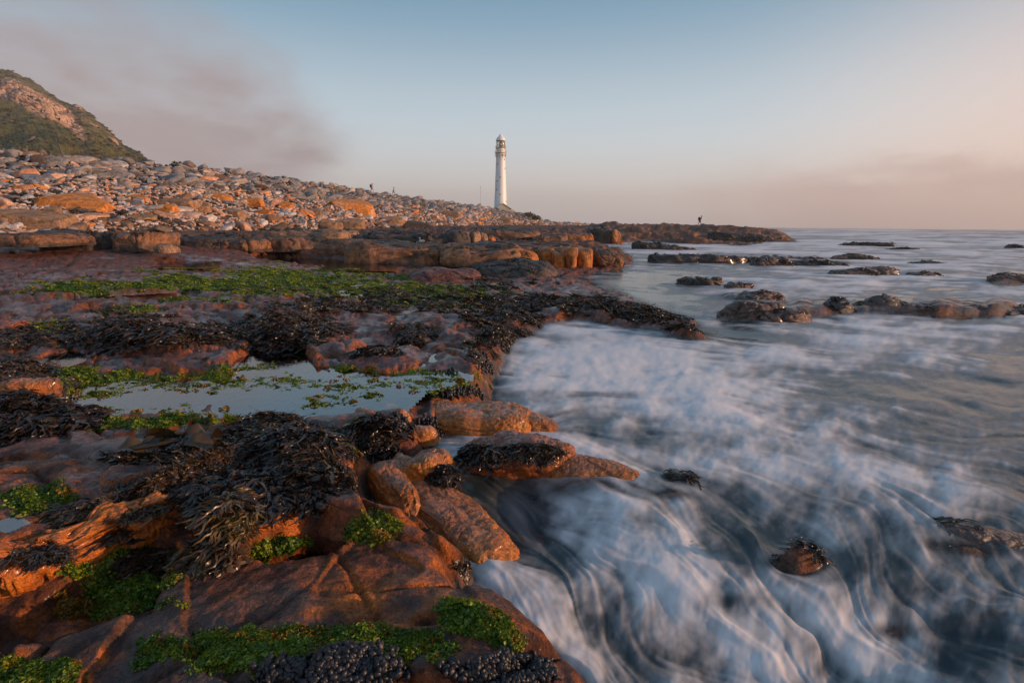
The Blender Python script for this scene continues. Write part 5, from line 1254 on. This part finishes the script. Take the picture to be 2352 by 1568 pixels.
# ------------------------------------------------------------------ lighthouse
def lathe(prof, n=48, cap=False):
    V = []; 
    for (r, z) in prof:
        for j in range(n): th = 2*math.pi*j/n; V.append((r*math.cos(th), r*math.sin(th), z))
    return np.array(V), grid_faces(len(prof), n, wrap=True)
def box(cx, cy, cz, sx, sy, sz, rz=0):
    V = np.array([(x, y, z) for z in (-.5, .5) for (x, y) in ((-.5, -.5), (.5, -.5), (.5, .5), (-.5, .5))])*np.array([sx, sy, sz])
    c, s = math.cos(rz), math.sin(rz); V = np.stack([V[:, 0]*c-V[:, 1]*s, V[:, 0]*s+V[:, 1]*c, V[:, 2]], 1)+np.array([cx, cy, cz])
    return V, np.array([(0, 3, 2, 1), (4, 5, 6, 7), (0, 1, 5, 4), (1, 2, 6, 5), (2, 3, 7, 6), (3, 0, 4, 7)])
def tube(p, q, r, n=6):
    p, q = Vector(p), Vector(q); d = (q-p); L_ = d.length; R = d.to_track_quat('Z', 'Y').to_matrix(); V = []
    for k in (0, 1):
        for j in range(n): th = 2*math.pi*j/n; V.append(tuple(p+R@Vector((r*math.cos(th), r*math.sin(th), L_*k))))
    return np.array(V), grid_faces(2, n, wrap=True)
def join(parts):
    Vs = []; Fs = []; n = 0
    for V, Fq in parts: Vs.append(V); Fs.append(np.asarray(Fq)+n); n += len(V)
    return np.vstack(Vs), np.vstack(Fs)
M_WHITEPAINT = simple('white_paint', (.88, .87, .86), .45, var=.04, sc=.8)
M_RUST = simple('weathered_trim', (.46, .33, .24), .6, var=.25, sc=3)
M_DARKWIN = simple('dark_window', (.03, .03, .035), .2)
M_BRASS = simple('lens_brass', (.75, .66, .42), .25, .6)
def build_lighthouse():
    b = at_y(1149.5, 483, 215.0); z0 = float(b[2])-1.0
    t = empty('lighthouse', (float(b[0]), 215.0, z0)); tag(t, 'tall white round lighthouse with domed lantern above the boulder bank', 'lighthouse')
    o0 = 1.0
    prof = [(2.62, 0), (2.60, o0), (2.36, o0+6), (2.12, o0+12), (1.90, o0+18), (1.78, o0+21.6), (1.95, o0+21.75)]
    mesh_np('tower', *lathe(prof, 64), M_WHITEPAINT, parent=t)
    def gallery(z, r, hh, name):
        g = mesh_np(name, *lathe([(1.5, z), (r, z), (r+.06, z+.08), (r+.06, z+.2), (1.5, z+.2)], 40), M_RUST, parent=t, smooth=False)
        parts = []
        for k in range(20):
            a = 2*math.pi*k/20; parts.append(tube((r*math.cos(a), r*math.sin(a), z+.2), (r*math.cos(a), r*math.sin(a), z+.2+hh), .035, 5))
        mesh_np('railing_post', *join(parts), M_RUST, parent=g)['kind'] = 'stuff'
        parts = []
        for zz in (z+.2+hh, z+.2+hh*.5):
            parts.append(lathe([(r-.03, zz-.03), (r+.03, zz-.03), (r+.03, zz+.03), (r-.03, zz+.03), (r-.03, zz-.03)], 40))
        mesh_np('railing', *join(parts), M_RUST, parent=g)
    gallery(o0+21.8, 2.25, 1.0, 'lower_gallery'); gallery(o0+23.6, 2.0, .85, 'upper_gallery')
    mesh_np('watch_room', *lathe([(1.66, o0+22.0), (1.66, o0+23.6)], 48), M_WHITEPAINT, parent=t)
    for k in range(10):
        a = 2*math.pi*k/10+.2; c, s = math.cos(a), math.sin(a)
        V, Fq = box(0, 0, 0, .45, .22, 1.0); V[:, 2] += o0+20.9+.4*0
        V[:4, 0] -= .28; V[:, 2] -= .0
        x = V[:, 0]+2.0; V = np.stack([x*c-V[:, 1]*s, x*s+V[:, 1]*c, V[:, 2]-.0], 1)
        mesh_np('bracket', V, Fq, M_RUST, parent=t, smooth=False)
    # lantern: glass between slim bars, the lens inside
    lant = mesh_np('lantern_frame', *join([lathe([(1.80, o0+26.45), (1.86, o0+26.45), (1.86, o0+26.62), (1.80, o0+26.62)], 40), lathe([(1.66, o0+23.8), (1.76, o0+23.8), (1.76, o0+24.0), (1.66, o0+24.0)], 40)]+[tube((1.70*math.cos(a), 1.70*math.sin(a), o0+23.9), (1.70*math.cos(a), 1.70*math.sin(a), o0+26.5), .05, 5) for a in [2*math.pi*k/14 for k in range(14)]]), M_RUST, parent=t)
    gm, nt, p = new_mat('lantern_glass'); p.inputs['Base Color'].default_value = (.85, .88, .8, 1); p.inputs['Transmission Weight'].default_value = 1; p.inputs['Roughness'].default_value = .05; p.inputs['IOR'].default_value = 1.1
    mesh_np('glass', *lathe([(1.66, o0+24.0), (1.66, o0+26.45)], 40), gm, parent=lant)
    mesh_np('lens', *lathe([(.3, o0+24.1), (.75, o0+24.5), (.85, o0+25.2), (.75, o0+25.9), (.3, o0+26.3)], 24), M_BRASS, parent=lant)
    mesh_np('dome', *lathe([(1.86, o0+26.62), (1.80, o0+27.0), (1.6, o0+27.5), (1.25, o0+27.95), (.85, o0+28.2), (.68, o0+28.25), (.68, o0+28.75), (.5, o0+28.9), (.03, o0+28.95), (.03, o0+29.6), (.1, o0+29.65), (.001, o0+29.8)], 40), M_WHITEPAINT, parent=t)
    # windows, recessed slits round the shaft
    for (cx, cy) in ((639, 693), (682, 905), (631, 973), (627, 1110), (680, 1191), (752, 620), (760, 765), (783, 1303)):
        z = o0+(1450-cy)*.02344; ax = 686+(0 if cy < 700 else 0); off = (cx-ax)*.02344
        r = float(np.interp(z-o0, [0, 6, 12, 18, 21.6], [2.60, 2.36, 2.12, 1.90, 1.78])); off = max(-.97, min(.97, off/r)); a = -math.acos(off)
        c, s = math.cos(a), math.sin(a)
        w = mesh_np('window', *box(r*c*.995, r*s*.995, z, .16, .34, .62, a), M_RUST, parent=t, smooth=False)
        mesh_np('pane', *box((r+.05)*c, (r+.05)*s, z, .1, .22, .5, a), M_DARKWIN, parent=w, smooth=False)
    # house at its foot
    hb = at_y(1152, 489, 207.0); hz = float(hb[2])-.7
    h = empty('gabled_house', (float(hb[0]), 207.0, hz), math.radians(16)); tag(h, 'small gabled house with pale walls at the foot of the lighthouse', 'house')
    mh = simple('cream_plaster', (.46, .40, .30), .8); mr = simple('pale_roof', (.55, .58, .58), .6)
    w, d, e, g = 6.2, 5.0, 2.2, 4.1
    V = np.array([(-w/2, -d/2, 0), (w/2, -d/2, 0), (w/2, d/2, 0), (-w/2, d/2, 0), (-w/2, -d/2, e), (w/2, -d/2, e), (w/2, d/2, e), (-w/2, d/2, e), (0, -d/2, g), (0, d/2, g)])
    me = bpy.data.meshes.new('wall'); me.from_pydata([tuple(v) for v in V], [], [(0, 1, 5, 8, 4), (1, 2, 6, 5), (2, 3, 7, 9, 6), (3, 0, 4, 7)]); me.materials.append(mh)
    o = bpy.data.objects.new('wall', me); COL.objects.link(o); o.parent = h
    for sgn in (-1, 1):
        a = math.atan2(g-e, w/2); L_ = math.hypot(w/2, g-e)+.5
        V, Fq = box(0, 0, 0, L_, d+.7, .12); c, s = math.cos(a), math.sin(a); V[:, 0] -= L_/2
        V = np.stack([(V[:, 0]*c), V[:, 1], V[:, 0]*s+V[:, 2]+g+.10], 1)
        if sgn > 0: V[:, 0] *= -1; Fq = Fq[:, ::-1]
        V[:, 0] += .03*sgn*-1*0
        mesh_np('roof', V, Fq, mr, parent=h, smooth=False)
    mesh_np('gutter', *tube((-w/2, -d/2-.05, e-.1), (w/2, -d/2-.05, e-.1), .07), M_RUST, parent=h)
    mesh_np('vent_pipe', *tube((-.3, -d/2+.5, g), (-.3, -d/2+.5, g+.9), .06), M_RUST, parent=h)
    mesh_np('lean_to', *box(3.9, -.4, .9, 1.6, 3.2, 1.8), mh, parent=h, smooth=False)
    # mast
    b = at_y(1104, 474, 200.0); z = float(b[2])-1.5
    t = empty('radio_mast', (float(b[0]), 200.0, z)); tag(t, 'thin tall mast standing left of the lighthouse', 'mast')
    mp = simple('galvanised_steel', (.42, .42, .42), .5, .4)
    mesh_np('pole', *tube((0, 0, 0), (0, 0, 8.6), .055), mp, parent=t); mesh_np('tip', *box(0, 0, 8.6, .18, .18, .35), mp, parent=t)
    mesh_np('foot', *box(0, 0, .7, .3, .3, 1.6), mp, parent=t)
    # fence by the house
    b = at_y(1178, 491, 205.0); f = empty('picket_fence', (float(b[0]), 205.0, float(b[2])-1.1)); tag(f, 'weathered fence of upright boards right of the gabled house', 'fence')
    mw = simple('fence_wood', (.16, .15, .12), .85)
    for k in range(16): mesh_np('board', *box(k*.26, .03*math.sin(k), .95-k*.02, .16, .04, 1.9-.03*(k % 4)), mw, parent=f, smooth=False)
    mesh_np('rail', *box(2.0, .06, 1.3, 4.2, .06, .1), mw, parent=f, smooth=False); mesh_np('rail', *box(2.0, .06, .6, 4.2, .06, .1), mw, parent=f, smooth=False)
    b = at_y(1125, 485, 204.0)
    for i, (uu, vv, lab) in enumerate(((1107, 479, 'short fence post left of the gabled house, beside the mast'), (1126, 480, 'short fence post just left of the house roof'))):
        b = at_y(uu, vv, 203.0); t = mesh_np('fence_post', *box(0, 0, .5, .16, .16, 2.0), mw, loc=(float(b[0]), 203.0, float(b[2])-.6), smooth=False); tag(t, lab, 'post', 'posts left of the house')
build_lighthouse()
# driftwood post on the bank
b = bank_point(147, 379); t = empty('driftwood_post', (b[0], b[1], b[2])); tag(t, 'leaning driftwood post sticking up from the crest stones', 'post')
mw = simple('driftwood', (.13, .10, .08), .85); mesh_np('trunk', *tube((.2, 0, -.3), (-.05, 0, 1.2), .08, 8), mw, parent=t); mesh_np('branch', *tube((-.03, 0, 1.1), (-.15, 0, 1.6), .04, 6), mw, parent=t)

# ------------------------------------------------------------------ people and birds
def skin_mesh(name, joints, edges, mat, parent):
    me = bpy.data.meshes.new(name); me.from_pydata([j[:3] for j in joints], edges, []); me.update()
    o = bpy.data.objects.new(name, me); COL.objects.link(o); o.parent = parent
    sk = o.modifiers.new('skin', 'SKIN'); sk.use_smooth_shade = True
    if not me.skin_vertices: me.skin_vertices.new(name='')
    for i, j in enumerate(joints): me.skin_vertices[0].data[i].radius = (j[3], j[3])
    me.skin_vertices[0].data[0].use_root = True
    o.modifiers.new('sub', 'SUBSURF').levels = 1; o.modifiers['sub'].render_levels = 2
    me.materials.append(mat); return o
M_SKIN = simple('skin', (.45, .26, .18), .6); M_HAIR = simple('hair', (.04, .03, .025), .6)
def person(loc, rz, label, top, bottom, pack=None, stride=.25, lean=.1, cap=None):
    t = empty('person', loc, rz); tag(t, label, 'person', 'walkers on the shore')
    s = stride
    J = [(0, 0, .95, .13), (0, .02+lean*.3, 1.18, .12), (0, .03+lean*.6, 1.40, .13), (0, .03+lean, 1.52, .06), (0, .05+lean*1.1, 1.64, .10), (0, .05+lean*1.1, 1.72, .075),
         (.10, 0, .90, .10), (.11, s, .50, .065), (.11, s*.9, .07, .045), (.11, s*.9+.14, .03, .035), (-.10, 0, .90, .10), (-.11, -s*.5, .50, .065), (-.11, -s*1.3, .10, .045), (-.11, -s*1.3+.13, .04, .035),
         (.19, .03+lean*.6, 1.40, .06), (.25, -.12, 1.14, .045), (.24, .02, .92, .03), (.24, .06, .84, .03), (-.19, .03+lean*.6, 1.40, .06), (-.25, .16, 1.15, .045), (-.22, .34, .98, .03), (-.22, .40, .93, .03)]
    E = [(0, 1), (1, 2), (2, 3), (3, 4), (4, 5), (0, 6), (6, 7), (7, 8), (8, 9), (0, 10), (10, 11), (11, 12), (12, 13), (2, 14), (14, 15), (15, 16), (16, 17), (2, 18), (18, 19), (19, 20), (20, 21)]
    skin_mesh('body', J, E, M_SKIN, t)
    K = [(0, 0, 1.0, .155), (0, .02+lean*.3, 1.18, .15), (0, .03+lean*.6, 1.40, .15), (.19, .03+lean*.6, 1.40, .08), (.25, -.12, 1.14, .06), (.24, .0, .96, .045), (-.19, .03+lean*.6, 1.40, .08), (-.25, .16, 1.15, .06), (-.225, .30, 1.01, .045)]
    skin_mesh('jacket', K, [(0, 1), (1, 2), (2, 3), (3, 4), (4, 5), (2, 6), (6, 7), (7, 8)], top, t)
    K = [(0, 0, .95, .15), (.10, 0, .88, .12), (.11, s, .50, .085), (-.10, 0, .88, .12), (-.11, -s*.5, .50, .085)]
    skin_mesh('shorts', K, [(0, 1), (1, 2), (0, 3), (3, 4)], bottom, t)
    V, Fq = lathe([(.02, 1.83), (.08, 1.81), (.115, 1.74), (.115, 1.66)], 16); V[:, 1] += .04+lean*1.1; mesh_np('hair', V, Fq, cap or M_HAIR, parent=t)
    if pack:
        V = IV2*np.array([.21, .15, .30])*np.clip(1/np.abs(IV2).max(1), 1, 1.35)[:, None]+np.array([0, -.22+lean*.4, 1.28])
        mesh_np('backpack', V, IF2, pack, parent=t)
M_NAVY = simple('dark_jacket', (.03, .03, .045), .8); M_TAN = simple('tan_shirt', (.35, .25, .18), .8); M_SHORT = simple('grey_shorts', (.22, .18, .17), .8); M_PEACHC = simple('light_trousers', (.45, .30, .24), .8); M_PACK = simple('black_pack', (.02, .02, .025), .7)
def stand(u, Y, vfoot=None):
    p = at_y(u, vfoot if vfoot else 500, Y); z = float(terrain(np.array([p[0]], f32), np.array([Y], f32), False)[0]); return (float(p[0]), Y, z)
l = at_y(854.5, 443, 103); person((l[0], l[1], l[2]), math.radians(-60), 'walker on the bank crest wearing a dark top with a dark pack', M_TAN, M_PEACHC, M_PACK, cap=M_TAN)
l = at_y(904, 449, 118); person((l[0], l[1], l[2]), math.radians(-70), 'second walker on the crest in tan clothes beside dark stones', M_TAN, M_SHORT)
pw_ = stand(1608, 97); person(pw_, math.radians(-75), 'lone walker on the far reef leaning forward under a large dark backpack', M_NAVY, M_SHORT, M_PACK, lean=.22, stride=.2)
M_GULL = simple('gull_white', (.75, .73, .70), .7); M_GULLB = simple('gull_brown', (.35, .22, .15), .7); M_BEAK = simple('beak', (.5, .3, .08), .5)
def gull(p, rz, s, label, mb, mw):
    t = empty('gull', p, rz); t.scale = (s,)*3; tag(t, label, 'bird', 'gulls resting on the rocks')
    V = IV2.copy(); V = np.stack([V[:, 0]*.20-V[:, 2]*.0, V[:, 1]*.085, V[:, 2]*.09+.20+V[:, 0]*.05], 1); V[:, 1] *= np.clip(1-np.maximum(-V[:, 0], 0)*3, .25, 1)
    body = mesh_np('body', V, IF2, mb, parent=t)
    V = IV2*np.array([.055, .045, .05])+np.array([.20, 0, .36]); mesh_np('head', V, IF2, M_GULL, parent=t)
    mesh_np('neck', *tube((.14, 0, .24), (.19, 0, .35), .045, 8), M_GULL, parent=t)
    mesh_np('beak', *lathe([(.015, 0), (.001, .07)], 6), M_BEAK, parent=t); bk = t.children[-1]; bk.location = (.245, 0, .355); bk.rotation_euler = (0, math.radians(100), 0)
    for sg in (-1, 1):
        V = IV2*np.array([.19, .02, .07]); V = V+np.array([-.05, .08*sg, .215]); mesh_np('wing', V, IF2, mw, parent=t)
        mesh_np('leg', *tube((.0, .03*sg, .0), (.0, .03*sg, .14), .008, 5), M_BEAK, parent=t)
p = at_y(1380.5, 526, 57.0); gull((float(p[0]), float(at_z(1383, 557, .1)[1])+2.2, .0+float(at_y(1383, 526, float(at_z(1383, 557, .1)[1])+2.2)[2])-.1), .5, .85, 'white gull standing on the dark square block', M_GULL, M_GULL)
p = at_z(968, 555, 1.05); zz = float(terrain(np.array([p[0]]), np.array([p[1]]), False)[0]); gull((float(p[0]), float(p[1]), max(zz, .9)), 2.2, .85, 'upright pale and brown bird on the dark ledge top', M_GULLB, M_GULL)
def small_rock(u, v, z, s, label, mt='white'):
    p = at_z(u, v, z); zz = float(terrain(np.array([p[0]]), np.array([p[1]]), False)[0])
    o = bpy.data.objects.new('stone', STONES[mt][1]); COL.objects.link(o); o.location = (p[0], p[1], zz+s*.15); o.scale = (s,)*3; tag(o, label, 'stone')
small_rock(1000, 561, .95, .28, 'pale lump lying on the dark ledge top right of the bird')
def old_tube(pts, r, label):
    V = []; n = len(pts)
    P = np.array([at_z(a, b, c) for a, b, c in pts])
    for k in range(n):
        for j in range(8): th = j*math.pi/4; V.append((P[k, 0], P[k, 1]+r*math.cos(th), P[k, 2]+r*math.sin(th)))
    V = np.array(V); c = V.mean(0); o = mesh_np('kelp_stalk', V-c, grid_faces(n, 8, wrap=True), M_WEED, loc=c); tag(o, label, 'kelp')
old_tube([(874, 546, 1.15), (882, 541, 1.2), (890, 540, 1.22), (900, 546, 1.15), (912, 551, 1.05), (925, 552, 1.02)], .09, 'thick dark curved kelp stalk lying on the dark ledge top')

# ------------------------------------------------------------------ air
hz = bpy.data.materials.new('sea_haze'); hz.use_nodes = True; nt = hz.node_tree
for n in list(nt.nodes):
    if n.type != 'OUTPUT_MATERIAL': nt.nodes.remove(n)
pv = nt.nodes.new('ShaderNodeVolumePrincipled'); pv.inputs['Density'].default_value = 0.00034; pv.inputs['Color'].default_value = (.97, .96, .96, 1); pv.inputs['Anisotropy'].default_value = .2
nt.links.new(pv.outputs[0], nt.nodes['Material Output'].inputs['Volume'])
V, Fq = box(500, 1700, 99, 7200, 4200, 203); o = mesh_np('haze', V, Fq, hz, smooth=False); tag(o, kind='stuff', label='thin sea haze over the shore')
